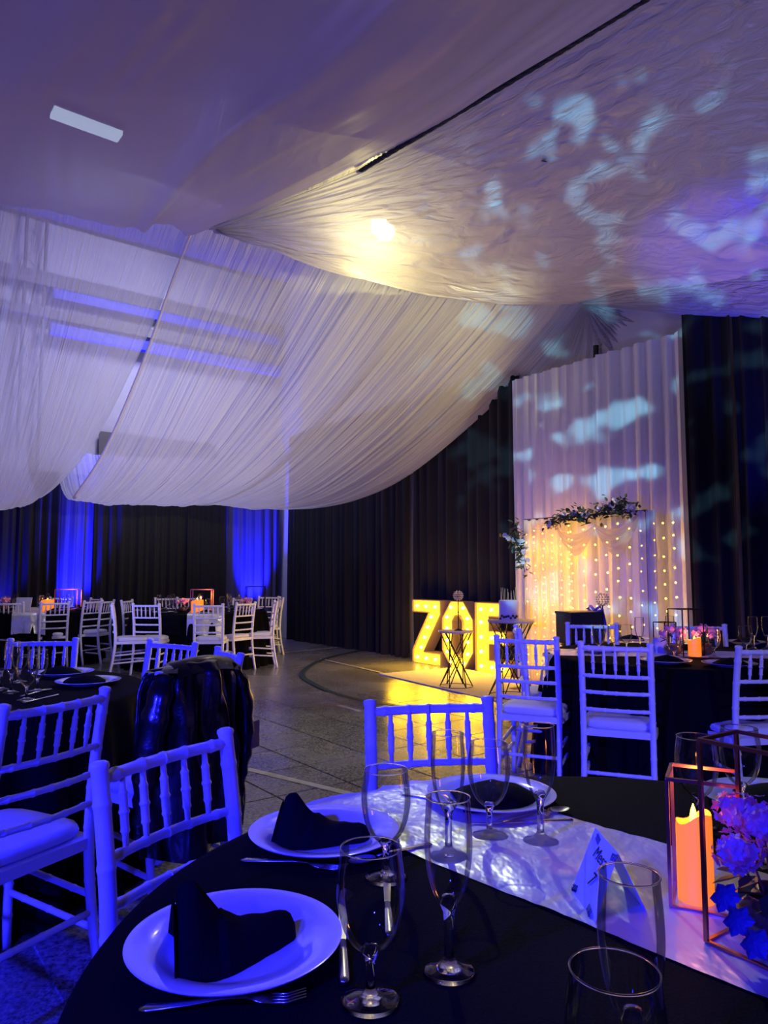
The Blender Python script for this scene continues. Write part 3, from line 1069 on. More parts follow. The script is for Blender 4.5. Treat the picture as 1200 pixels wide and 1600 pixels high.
# ------------------------------------------------------------------ tableware
def glass_meshes(kind, n):
    if kind == 'goblet':
        foot = [(0.0005, 0), (.036, 0), (.0375, .0018), (.034, .0042), (.018, .0075), (.010, .0105)]
        stem = [(.010, .0105), (.0065, .016), (.0055, .028), (.0058, .045), (.0080, .055), (.0135, .0625), (.009, .067), (.0005, .0685)]
        bowl = [(.0125, .0615), (.022, .069), (.031, .081), (.038, .098), (.0425, .119), (.0437, .136), (.0425, .155), (.0400, .173), (.0385, .186)]
    else:
        foot = [(0.0005, 0), (.034, 0), (.0355, .0018), (.032, .0045), (.018, .0085), (.011, .014)]
        stem = [(.011, .014), (.0070, .020), (.0060, .035), (.0068, .060), (.0075, .078), (.0125, .088), (.009, .098), (.0005, .100)]
        bowl = [(.0115, .086), (.0185, .097), (.025, .113), (.0300, .135), (.0325, .158), (.0328, .178), (.0318, .200), (.0305, .216), (.0300, .228)]
    sb = smooth_path([Vector((r, 0, z)) for r, z in bowl], 3) if n > 16 else [Vector((r, 0, z)) for r, z in bowl]
    bp = [(p.x, p.z) for p in sb]
    r_, z_ = bp[-1]
    rim = MB()
    ring = [(r_ + .0011 * math.cos(a), z_ + .0011 * math.sin(a)) for a in [2 * PI * k / 6 for k in range(7)]]
    rim.lathe(ring, n)
    return (MB().lathe(foot, n).mesh('foot', M_GLASS, True), MB().lathe(stem, n).mesh('stem', M_GLASS, True),
            MB().lathe(bp, n).mesh('bowl', M_BOWL, True), rim.mesh('rim', M_GLASS, True))

GM = {('goblet', 1): glass_meshes('goblet', 48), ('flute', 1): glass_meshes('flute', 48),
      ('goblet', 0): glass_meshes('goblet', 14), ('flute', 0): glass_meshes('flute', 14)}


def glass(kind, x, y, label, group, hi=1, z=TZ):
    t = thing('wine_glass' if kind == 'goblet' else 'flute_glass', label, 'glass', (x, y, z), random.uniform(0, 6), group)
    for nm, me in zip(('foot', 'stem', 'bowl', 'rim'), GM[(kind, hi)]):
        link(nm, me, t)
    return t


def plate_mesh(n):
    pr = [(0, .004), (.085, .004), (.098, .007), (.108, .014), (.126, .019), (.148, .023), (.151, .0225), (.149, .020), (.126, .0155), (.105, .007), (.09, 0), (0, 0)]
    return MB().lathe([(max(r, .0005), z) for r, z in pr], n).mesh('plate', M_PLATE, 'auto')
PM1, PM0 = plate_mesh(72), plate_mesh(24)

def nap_mesh(seed, peak=.105, length=.17, n=30, flat=False):
    """a cloth folded to a standing cone with a rolled tail"""
    if flat:
        hs = [(0, .012, .075), (.2, .034, .085), (.5, .045, .08), (.8, .032, .07), (1, .012, .05)]
    else:
        hs = [(0, peak * .90, .070), (.05, peak * .98, .072), (.14, peak, .072), (.24, peak * .80, .070), (.38, peak * .50, .066), (.52, peak * .38, .056),
              (.70, peak * .38, .040), (.86, peak * .36, .028), (.96, peak * .30, .020), (1, peak * .16, .010)]

    def fn(u, v):
        k = 0
        while k < len(hs) - 2 and hs[k + 1][0] < u:
            k += 1
        f_ = (u - hs[k][0]) / (hs[k + 1][0] - hs[k][0])
        h = hs[k][1] * (1 - f_) + hs[k + 1][1] * f_
        wd = hs[k][2] * (1 - f_) + hs[k + 1][2] * f_
        a = (v - .5) * 2
        e = 1.0 if u < .35 and not flat else 2.0
        zz_ = h * (1 - abs(a) ** (1.15 if e == 1.0 else 2.2))
        yy = wd * a + (.02 * (u * u) if not flat else 0)
        nz = .003 * noise.noise(Vector((u * 6, v * 5, seed)))
        return ((u - .45) * length, yy + nz, max(0, zz_) + nz * (zz_ > .004))
    mb = MB().grid(fn, n, 16)
    # closed ends: folded edge standing at the peak side
    b0 = len(mb.v)
    mb.v += [(mb.v[j][0] + .004, mb.v[j][1] * .9, mb.v[j][2] * .9) for j in range(17)]
    for j in range(16):
        mb.f.append((j, j + 1, b0 + j + 1, b0 + j))
    mb.f.append(tuple(b0 + j for j in range(17)))
    mb.f.append(tuple(n * 17 + j for j in range(16, -1, -1)))
    if not flat:                       # second fold lying against the peak
        def f2(u, v):
            a = (v - .5) * 2
            h = peak * (.82 - .5 * u)
            return ((-.45 - .035 + u * .12) * length, .075 * a * (1 - .2 * u), max(0, h * (1 - abs(a) ** 1.2)))
        mb.grid(f2, 6, 12)
    return mb.mesh('napkin', M_NAP, True)
NM = [nap_mesh(1), nap_mesh(5, .085, .17), nap_mesh(9, .05, .19, 16, True)]


def plate(x, y, label, group, hi=1):
    o = link('plate', PM1 if hi else PM0)
    o.location = (x, y, TZ)
    tag(o, label, 'plate', group)

def napkin(x, y, rz, k, label, group):
    o = link('napkin', NM[k])
    o.location = (x, y, TZ + .0045)
    o.rotation_euler = (0, 0, rz)
    tag(o, label, 'napkin', group)


def cutlery_meshes():
    d = {}
    h = MB().tube([(-.10, 0, .003), (-.09, 0, .004), (-.04, 0, .006), (0, 0, .009), (.03, 0, .008)], [.004, .009, .0065, .0035, .0035], 8, flat=.3)
    d['fork_handle'] = h.mesh('handle', M_STEEL, True)
    f_ = MB().tube([(.03, 0, .008), (.045, 0, .005), (.06, 0, .004)], [.0035, .010, .0125], 8, flat=.2)
    for y in (-.0095, -.0032, .0032, .0095):
        f_.tube([(.058, y, .004), (.08, y, .003), (.103, y, .008)], [.002, .0018, .0009], 5)
    d['fork_head'] = f_.mesh('tines', M_STEEL, True)
    d['knife_handle'] = MB().tube([(-.11, 0, .004), (-.10, 0, .004), (-.03, 0, .004), (0, 0, .004)], [.005, .008, .0065, .005], 8, flat=.4).mesh('handle', M_STEEL, True)
    d['blade'] = MB().add([(0, -.005, .003), (.07, -.0085, .003), (.105, -.006, .003), (.118, .004, .003), (.0, .005, .003),
                           (0, -.005, .0045), (.07, -.0085, .0038), (.105, -.006, .0035), (.118, .004, .0045), (.0, .005, .0050)],
                          [(4, 3, 2, 1, 0), (5, 6, 7, 8, 9), (0, 1, 6, 5), (1, 2, 7, 6), (2, 3, 8, 7), (3, 4, 9, 8), (4, 0, 5, 9)]).mesh('blade', M_STEEL)
    sp = MB()
    def sf(u, v):
        a = 2 * PI * v
        r = math.sin(u * PI / 2)
        return (.062 + .028 * math.cos(a) * r, .018 * math.sin(a) * r, .002 + .007 * r * r)
    sp.grid(sf, 6, 20)
    d['spoon_bowl'] = sp.mesh('bowl', M_STEEL, True)
    return d
KM = cutlery_meshes()

def cutlery(kind, a, b, label, group='cutlery on the near table', z=TZ):
    """from handle end a to tip b (table positions)"""
    a, b = Vector(a), Vector(b)
    d_ = b - a
    m_ = a + d_ * .5
    t = thing(kind, label, kind, (m_.x, m_.y, z + .0005), math.atan2(d_.y, d_.x), group)
    for k, nm in {'fork': (('fork_handle', 'handle'), ('fork_head', 'tines')), 'knife': (('knife_handle', 'handle'), ('blade', 'blade')),
                  'spoon': (('fork_handle', 'handle'), ('spoon_bowl', 'bowl'))}[kind]:
        link(nm, KM[k], t)

P3 = lambda px, py: PZ(px, py, TZ)
GP, GN, GG = 'white plates on the near table', 'black napkins on the near table', 'glasses on the near table'
q = PZ(368, 1466, .785); plate(q.x, q.y, 'front left blue-lit white plate on the near table', GP)
napkin(q.x - .002, q.y - .012, math.radians(20), 0, 'black napkin folded to a peak with a rolled tail, on the front left plate', GN)
q = PZ(507, 1298, .785); plate(q.x, q.y, 'white plate on the near table, second from the left, behind the goblet', GP)
napkin(q.x - .005, q.y - .01, math.radians(-12), 1, 'peaked black napkin on the second plate, by the tall thin goblet', GN)
q = PZ(767, 1240, .785); plate(q.x, q.y, 'white plate at the back of the near table, behind three glasses', GP)
napkin(q.x, q.y - .01, math.radians(8), 2, 'flat-folded black napkin on the back plate of the near table', GN)
q = PZ(1205, 1246, .785); plate(q.x, q.y, 'white plate on the near table behind the candle and wire frames', GP)
napkin(q.x + .01, q.y, math.radians(-20), 2, 'flat-folded black napkin on the plate behind the wire frames', GN)
for k, px, py, lb_ in (('goblet', 579, 1565, 'large clear goblet at the front between the plates'),
                       ('flute', 702, 1519, 'clear champagne flute at the front, right of the goblet'),
                       ('goblet', 603, 1372, 'clear goblet behind the front goblet, beside the second plate'),
                       ('flute', 701, 1338, 'clear flute hidden behind the front flute, at the left of the back plate'),
                       ('goblet', 765, 1307, 'clear goblet on the runner in front of the back plate'),
                       ('flute', 845, 1315, 'clear flute on the runner, right of the back plate, its shadow on the satin'),
                       ('goblet', 1092, 1291, 'clear goblet behind the candle'),
                       ('goblet', 1160, 1270, 'clear goblet right behind the tall wire frame')):
    p = P3(px, py)
    glass(k, p.x, p.y, lb_, GG)
p = PZ(983, 1366, .768 + .228); glass('flute', p.x, p.y, 'clear flute in the right foreground, in front of the table card', GG)
p = PZ(960, 1516, .768 + .186); glass('goblet', p.x, p.y, 'clear goblet cut off by the bottom picture edge', GG)
cutlery('fork', P3(190, 1584), P3(500, 1560), 'fork in front of the front left plate')
cutlery('fork', P3(358, 1345), P3(560, 1362), 'fork in front of the second plate')
cutlery('knife', P3(612, 1498), P3(600, 1350), 'knife right of the front left plate, seen through the goblet')
cutlery('spoon', P3(655, 1326), P3(560, 1352), 'spoon between the second plate and the flute')
cutlery('fork', P3(640, 1246), P3(740, 1262), 'fork left of the back plate')
cutlery('knife', P3(893, 1284), P3(740, 1290), 'knife on the runner in front of the back plate')
cutlery('spoon', P3(770, 1288), P3(900, 1266), 'spoon behind the flute on the runner')
cutlery('knife', P3(537, 1512), P3(534, 1440), 'knife standing close to the right rim of the front left plate')

# table card with the word Mesa and a number
def text(name, body, parent, M, size, ml, shear=.25):
    c = bpy.data.curves.new(name, 'FONT')
    c.body = body
    c.size = size
    c.shear = shear
    c.align_x = 'CENTER'
    c.extrude = .0002
    c.materials.append(ml)
    tmp = bpy.data.objects.new('tmp', c)
    me = bpy.data.meshes.new_from_object(tmp)
    bpy.data.objects.remove(tmp)
    o = link(name, me, parent)
    o.matrix_local = M
    return o

ca, cb = P3(892, 1394), P3(929, 1448)
ra_, rb_ = PZ(930.5, 1293, TZ + .098), PZ(966, 1333, TZ + .098)
card = thing('table_card', 'white folded card reading Mesa 7 standing on the runner', 'card', (0, 0, 0))
d1_ = (rb_ - ra_)
th_ = Vector((.0005, .0004, 0))
nrm_ = (cb - ca).cross(ra_ - ca).normalized()
off_ = Vector(((ra_.x - ca.x) * 1, (ra_.y - ca.y), 0))
f0 = [ca, cb, rb_, ra_]
MB().prism(f0, nrm_, .0006).build('card_front', M_CARD, card)
f1 = [ra_, rb_, rb_ + off_ - Vector((0, 0, rb_.z - TZ)), ra_ + off_ - Vector((0, 0, ra_.z - TZ))]
MB().prism(f1, nrm_, .0006).build('card_back', M_CARD, card)
ex = (rb_ - ra_).normalized()
ey = nrm_.cross(ex)
if ey.z < 0:
    ey = -ey
ez = ex.cross(ey)
if ez.y > 0:
    pass
cen = (ca + cb + ra_ + rb_) / 4
toward = Vector((0, 0, EYE)) - cen
if ez.dot(toward) < 0:
    ex = -ex
    ez = ex.cross(ey)
def cm_(at):
    M = Matrix((ex, ey, ez)).transposed().to_4x4()
    M.translation = at + ez * .0016
    return M
text('lettering', 'Mesa', card, cm_(cen + ey * .018 - ex * .004), .028, M_INK, .35)
text('lettering', '7', card, cm_(cen - ey * .020), .034, M_INK, .35)
sq = MB()
for sx_, sy_, fl2 in ((-1, 1, 1), (1, 1, -1), (-1, -1, 1), (1, -1, -1)):
    for k in range(5):
        p0 = cen + ex * sx_ * (.052 - .004 * k) + ey * sy_ * (.048 - .001 * k) + ez * .0014
        sq.tube([p0, p0 + ex * .006 * fl2 + ey * .004 * sy_, p0 + ex * .003 * fl2 - ey * .007 * sy_], .0006, 4)
sq.build('corner_flourish', M_INK, card)


# wire frames, candle and flowers
def wire_frame(c, rz, sx, sy, h, m, label, group, r=.004, z=TZ + .003):
    t = thing('wire_lantern', label, 'wire frame', (c[0], c[1], z), rz, group)
    P_ = [(-sx / 2, -sy / 2), (sx / 2, -sy / 2), (sx / 2, sy / 2), (-sx / 2, sy / 2)]
    for x, y in P_:
        MB().tube([(x, y, 0), (x, y, h)], r, 4).build('upright_bar', m, t)
    for zz_ in (0, h):
        for i in range(4):
            a, b2 = P_[i], P_[(i + 1) % 4]
            MB().tube([(*a, zz_), (*b2, zz_)], r * .95, 4).build('cross_bar', m, t)
    return t


def florets(mb, c, R, n, s, rnd, sq=.8):
    for _ in range(n):
        v = Vector((rnd.gauss(0, 1), rnd.gauss(0, 1), rnd.gauss(0, 1))).normalized()
        r = R * rnd.uniform(.75, 1.05)
        p = Vector(c) + Vector((v.x * r, v.y * r, v.z * r * sq))
        t1 = v.orthogonal().normalized()
        t2 = v.cross(t1)
        a0 = rnd.uniform(0, 6)
        for k in range(4):
            a = a0 + k * PI / 2
            d = t1 * math.cos(a) + t2 * math.sin(a)
            e = t1 * math.cos(a + .7) + t2 * math.sin(a + .7)
            g = t1 * math.cos(a - .7) + t2 * math.sin(a - .7)
            mb.add([p, p + g * s * .62 + v * s * .1, p + d * s + v * s * .25, p + e * s * .62 + v * s * .1], [(0, 1, 2, 3)])


def leaf(mb, p, d, up, L_, wd):
    d = d.normalized()
    s = d.cross(up).normalized()
    n = s.cross(d)
    q = [p, p + d * L_ * .35 + s * wd, p + d * L_ * .75 + s * wd * .7 - n * L_ * .05, p + d * L_ - n * L_ * .15,
         p + d * L_ * .75 - s * wd * .7 - n * L_ * .05, p + d * L_ * .35 - s * wd, p + d * L_ * .5 - n * L_ * .04 - n * wd * .3]
    mb.add(q, [(0, 1, 6), (1, 2, 6), (2, 3, 6), (3, 4, 6), (4, 5, 6), (5, 0, 6)])


def flowers(c, label, group, sc=1, seed=1, hi=True):
    rnd = random.Random(seed)
    t = thing('flower_arrangement', label, 'flowers', (c[0], c[1], TZ + .004), 0, group)
    n = 32 if hi else 12
    MB().lathe([(.0005, 0), (.035, 0), (.052, .012), (.062, .035), (.058, .058), (.046, .070), (.043, .070), (.054, .056), (.057, .035), (.0005, .01)], n).build('bowl_vase', M_VASE, t, True)
    st = MB()
    heads = [(-.062, -.02, .135, .034), (-.01, .01, .165, .042), (.05, -.005, .15, .040), (.03, -.045, .125, .032), (.09, .03, .14, .032), (-.03, .05, .17, .032)]
    if not hi:
        heads = heads[:4]
    for i, (x, y, z, r) in enumerate(heads):
        st.tube([(x * .2, y * .2, .05), (x * .7, y * .7, z * .7), (x, y, z)], .0018, 4)
        hb = MB()
        florets(hb, (x, y, z), r, 60 if hi else 14, .010 if hi else .016, rnd)
        hb.ico((x, y, z), r * .78, .8)
        hb.build('flower_head', M_PINK, t)
    st.build('stem', M_STEM, t)
    lf = MB()
    for _ in range(26 if hi else 8):
        a = rnd.uniform(0, 6.28)
        p = Vector((math.cos(a) * .04, math.sin(a) * .04, rnd.uniform(.06, .11)))
        leaf(lf, p, Vector((math.cos(a), math.sin(a), rnd.uniform(-.6, .8))), Vector((0, 0, 1)), rnd.uniform(.03, .06), .012)
    lf.build('foliage', M_LEAF, t)
    if hi:
        bl = MB()
        for x, y, z in ((-.075, -.035, .05), (-.062, -.055, .03), (-.085, -.02, .075)):
            for k in range(6):
                a = k * PI / 3
                leaf(bl, Vector((x, y, z)), Vector((math.cos(a), -.5, math.sin(a))), Vector((0, -1, 0)), .024, .010)
        bl.build('blue_flower', M_BLUEP, t)
    return t


def candle(c, label, group, h=.12, r=.026, hi=True, power=.8, z=TZ + .006):
    n = 40 if hi else 14
    t = thing('led_candle', label, 'candle', (c[0], c[1], z), 0, group)
    vs, fs = [], []
    prof = [(.0005, 0), (r, 0), (r, h * .5), (r, h * .92), (r * .97, h), (r * .86, h), (r * .8, h * .88), (.0005, h * .84)]
    for k, (rr, zz_) in enumerate(prof):
        for i in range(n):
            a = 2 * PI * i / n
            dz = (.010 * math.sin(a * 1 + 2.2) + .004 * math.sin(3 * a)) if 3 <= k <= 5 else 0
            vs.append((rr * math.cos(a), rr * math.sin(a), zz_ + dz))
    for k in range(len(prof) - 1):
        for i in range(n):
            fs.append((k * n + i, k * n + (i + 1) % n, (k + 1) * n + (i + 1) % n, (k + 1) * n + i))
    MB().add(vs, fs).build('wax', M_WAX, t, 'auto')
    MB().lathe([(.0005, h * .86), (.005, h * .9), (.0065, h * .98), (.004, h * 1.08), (.0005, h * 1.16)], 12).build('flame', M_FLAME, t, True)
    if power:
        lamp('candle_glow', 'POINT', (c[0], c[1] - r * .2, z + h * 1.2), (0, 0, 0), (1, .38, .10), power, .02)
    return t

# small frame on the near table (with the candle) and the tall one (with the flowers)
FL, BL, BR = Vector((.462, 1.217, 0)), Vector((.503, 1.305, 0)), Vector((.592, 1.24, 0))
wc = (FL + BR) / 2
wire_frame((wc.x, wc.y), math.atan2(-.43, .9), .104, .100, .198, M_ROSE, 'small copper wire cube frame around the orange candle', 'copper wire frames on the near table')
candle((wc.x - .020, wc.y - .005), 'thick orange glowing candle inside the small wire frame', None, .130, .028, True, .55)
TF = Vector((.466, 1.094, 0))
e1, e2 = Vector((.57, -.82, 0)), Vector((.82, .57, 0))
tc_ = TF + e1 * .075 + e2 * .05
wire_frame((tc_.x, tc_.y), math.atan2(e1.y, e1.x), .15, .10, .285, M_ROSE, 'tall copper wire frame with the pink flowers, at the right edge', 'copper wire frames on the near table')
fa_ = flowers((.565, 1.085), 'pink flowers in a brown bowl inside the tall wire frame on the near table', None, 1, 3)

# right table settings
def setting(T, R, ang, tag_, grp, hi=0, glasses=True, nap=2):
    """one place: plate, napkin, goblet and flute, laid at an angle round the table"""
    a = math.radians(ang)
    tag_ = tag_ + ', ' + ('right end', 'back right', 'back', 'back left', 'left end', 'front left', 'front', 'front right')[int(((ang + 5) % 360) // 45)]
    d = Vector((math.cos(a), math.sin(a)))
    s = Vector((-d.y, d.x))
    p = Vector(T[:2]) + d * (R - .18)
    plate(p.x, p.y, 'white plate ' + tag_, 'plates ' + grp, hi)
    napkin(p.x, p.y, a + 1.2, nap, 'black napkin ' + tag_, 'napkins ' + grp)
    if glasses:
        g = Vector(T[:2]) + d * (R - .38)
        glass('goblet', g.x + s.x * .05, g.y + s.y * .05, 'stemmed goblet ' + tag_, 'glasses ' + grp, hi)
        glass('flute', g.x - s.x * .07, g.y - s.y * .07, 'champagne flute ' + tag_, 'glasses ' + grp, hi)

PR, GR = 'white plates on the right table', 'glasses on the right table'
for px, py, lb_ in ((935, 1019, 'left end, by the dark gift box'), (1040, 1036, 'front, before the table card'), (1140, 1041, 'front right, beside the cut-off chair'), (1165, 1006, 'right, behind the tall goblet'),
                    (985, 1001, 'back left, by the chair behind')):
    p = P3(px, py)
    plate(p.x, p.y, 'white plate on the right table, ' + lb_, PR, 0)
    napkin(p.x, p.y, random.uniform(-.4, .4), 2, 'black napkin on the right table, ' + lb_, 'black napkins on the right table')
for k, px, py, lb_ in (('goblet', 936, 1022, 'goblet on the right table, leftmost of the row'), ('goblet', 960, 1019, 'goblet on the right table, second of the row from the left'),
                       ('goblet', 979, 1019, 'goblet on the right table, third of the row from the left'), ('flute', 1000, 1016, 'flute on the right table, right end of the row'),
                       ('goblet', 1054, 1034, 'goblet on the right table in front of the wire frame'), ('goblet', 1116, 1028, 'tall-looking goblet right of the wire frame on the right table'),
                       ('goblet', 1166, 1022, 'goblet on the right table near the picture edge'), ('flute', 1178, 1014, 'flute behind the goblet near the picture edge'),
                       ('flute', 1199, 1014, 'flute on the right table cut by the picture edge'), ('flute', 1048, 1012, 'flute behind the table card on the right table')):
    p = P3(px, py)
    glass(k, p.x, p.y, lb_, GR, 0)
p = P3(1088, 1027)
wire_frame((p.x - .02, p.y + .10), .35, .17, .13, .30, M_BLKWIRE, 'tall dark wire frame with flowers on the right table', None)
candle((p.x, p.y + .02), 'glowing orange candle on the right table', None, .11, .04, False, 1.0)
flowers((p.x - .1, p.y + .12), 'small dark pink flower bowl on the right table', None, 1, 11, False)
flowers((p.x + .12, p.y + .14), 'second pink flower bowl, right of the candle on the right table', None, 1, 12, False)
p = P3(1048, 1014)
wire_frame((p.x, p.y + .1), .5, .12, .1, .18, M_BLKWIRE, 'short dark wire frame left of the tall one on the right table', None)
p = P3(1036, 1021)
cd = thing('table_card', 'bluish folded card on the right table', 'card', (p.x, p.y, TZ + .002), .2)
MB().prism([(-.05, 0, 0), (.05, 0, 0), (.045, .03, .10), (-.045, .03, .10)], Vector((0, 1, 0)), .002).build('card_front', M_CARD, cd)
MB().prism([(-.05, .065, 0), (.05, .065, 0), (.045, .034, .10), (-.045, .034, .10)], Vector((0, 1, 0)), .002).build('card_back', M_CARD, cd)

# left table items
GL, PL = 'glasses on the left table', 'white plates on the left table'
for k, px, py, lb_ in (('goblet', 58, 1080, 'goblet on the left table, rightmost at the back'), ('goblet', 41, 1094, 'goblet on the left table, nearest the front'),
                       ('flute', 17, 1083, 'flute on the left table beside the front goblet'), ('flute', 1, 1078, 'flute on the left table cut by the picture edge'),
                       ('goblet', 30, 1066, 'goblet on the left table behind the flutes')):
    p = P3(px, py)
    glass(k, p.x, p.y, lb_, GL, 0)
for px, py, rz, lb_ in ((138, 1069, .3, 'right side, by the aisle'), (100, 1055, .1, 'behind the first, at the back')):
    p = P3(px, py)
    plate(p.x, p.y, 'white plate on the left table, ' + lb_, PL, 1)
    napkin(p.x - .03, p.y, rz, 2, 'black napkin on the left table, ' + lb_, 'black napkins on the left table')
cutlery('knife', P3(35, 1100), P3(92, 1086), 'knife on the left table in front of the goblets', 'cutlery on the left table')
cutlery('spoon', P3(30, 1090), P3(84, 1078), 'spoon on the left table beside the goblets', 'cutlery on the left table')
wire_frame((T2[0], T2[1]), .3, .15, .12, .2, M_BLKWIRE, 'dark wire frame in the middle of the left table', None)

# far tables
for k in range(8):
    setting(T4, .96, 20 + k * 45, 'on the far centre table', 'on the far centre table')
for k in range(8):
    setting(T5, .96, 5 + k * 45, 'on the far left table', 'on the far left table')
wire_frame((T4[0] + .0, T4[1] + .1), .1, .3, .2, .30, M_ROSE, 'tall wire frame in the middle of the far centre table', None, .008)
wire_frame((T4[0] + .75, T4[1] + .35), .1, .28, .2, .34, M_BLKWIRE, 'second wire frame, towards the right of the far centre table', None, .008)
candle((T4[0] + .1, T4[1] - .55), 'round glowing candle at the front of the far centre table', None, .16, .085, False, 3)
flowers((T4[0] - .12, T4[1] - .5), 'flower bowl left of the candle on the far centre table', None, 1, 21, False)
flowers((T4[0] + .7, T4[1] - .1), 'pink flower bowl at the right of the far centre table', None, 1, 22, False)
wire_frame((T5[0] + .55, T5[1] + .1), .1, .32, .2, .30, M_ROSE, 'tall wire frame on the far left table', None, .008)
candle((T5[0] + .52, T5[1] - .5), 'glowing candle at the front of the far left table', None, .16, .085, False, 3)
candle((T5[0] - .1, T5[1] + .1), 'small glowing candle at the left of the far left table', None, .13, .06, False, 2)
flowers((T5[0] - .3, T5[1] - .1), 'flower bowl at the left of the far left table', None, 1.6, 23, False)
MB2 = MB().prism([(-.11, 0, 0), (.11, 0, 0), (.11, .06, .20), (-.11, .06, .20)], Vector((0, 1, 0)), .003).build('table_card', M_CARD)
MB2.location = (T5[0] + .22, T5[1] - .62, TZ + .003)
tag(MB2, 'pale blue card beside the candle on the far left table', 'card')


# ------------------------------------------------------------------ leather coat on the chair
def coat():
    t = thing('leather_coat', 'shiny black leather coat hung over the back of a white chair', 'coat', jk.location, jk.rotation_euler.z)
    # in chair space: x across, y<0 behind the chair back, z up
    rows = [  # z, half width, y of outer sheet, x shift
        (.955, .160, -.255, 0), (.950, .180, -.275, 0), (.915, .195, -.30, 0), (.86, .210, -.305, 0), (.74, .225, -.31, .0), (.60, .235, -.315, .01),
        (.45, .235, -.32, .015), (.30, .235, -.32, .02), (.235, .235, -.32, .02)]
    def sheet(side):
        def fn(u, v):
            y_ = v * (len(rows) - 1) * .999999
            k = min(int(y_), len(rows) - 2)
            f_ = y_ - k
            z, hw, yy, sx = [rows[k][i] * (1 - f_) + rows[k + 1][i] * f_ for i in range(4)]
            a = (u - .5) * 2
            fold = (.018 * math.sin(a * 9 + z * 5) + .022 * noise.noise(Vector((a * 4, z * 5, 3 + side))) + .012 * noise.noise(Vector((a * 12, z * 6, 9)))) * min(1, v * 3)
            bowed = -.05 * (1 - a * a) if side < 0 else .02 * (1 - a * a)
            if side < 0:
                y2 = yy + bowed + .10 * abs(a) ** 3 + fold
            else:
                y2 = -.17 + (-.10) * (1 - min(1, v * 5)) + fold + bowed - .06 * abs(a) ** 3
            zz_ = z - .035 * abs(a) ** 2.5 * (1 - v) + .02 * math.sin(a * 5 + 1) * v ** 3
            return (a * hw + sx, y2, zz_ + .012 * noise.noise(Vector((a * 3, 2, 1))) * (1 - v))
        return fn
    b = MB().grid(sheet(-1), 44, 40)
    o = b.build('back_panel', M_JACKET, t, True)
    b = MB().grid(sheet(1), 44, 40)
    b.build('front_panel', M_JACKET, t, True)
    for sx in (-1, 1):
        def edge(u, v, sx=sx):
            A = Vector(sheet(-1)(0 if sx < 0 else 1, v)); B = Vector(sheet(1)(0 if sx < 0 else 1, v))
            q = A.lerp(B, u)
            q.x += sx * .03 * math.sin(u * PI)
            return tuple(q)
        MB().grid(edge, 6, 40).build('side_panel', M_JACKET, t, True)
    # sleeves
    for sx in (-1, 1):
        pts = dense([(sx * .17, -.27, .91), (sx * .215, -.285, .80), (sx * .245, -.27, .6), (sx * .25, -.25, .44), (sx * .25, -.24, .33)], 6)
        rr = [.036 + .022 * math.sin(PI * min(1, i / 18)) - .010 * i / 24 + .006 * math.sin(i * 1.9) for i in range(len(pts))]
        MB().tube(pts, rr, 16, flat=.7).build('sleeve', M_JACKET, t, True)
    # collar and belt tab
    def col(u, v):
        a = (u - .5) * 2
        return (a * .155 + .01, -.265 - .075 * v + .02 * a * a, .968 - .02 * abs(a) ** 2 + .014 * math.sin(v * PI) - .05 * v)
    MB().grid(col, 20, 8).build('collar', M_JACKET, t, True)
    mb = MB()
    mb.box((.268, -.30, .62), (.05, .03, .11), rz=.2)
    mb.build('pocket_flap', mat('tan_lining', (.35, .20, .07), .35, spec=.8), t)
coat()

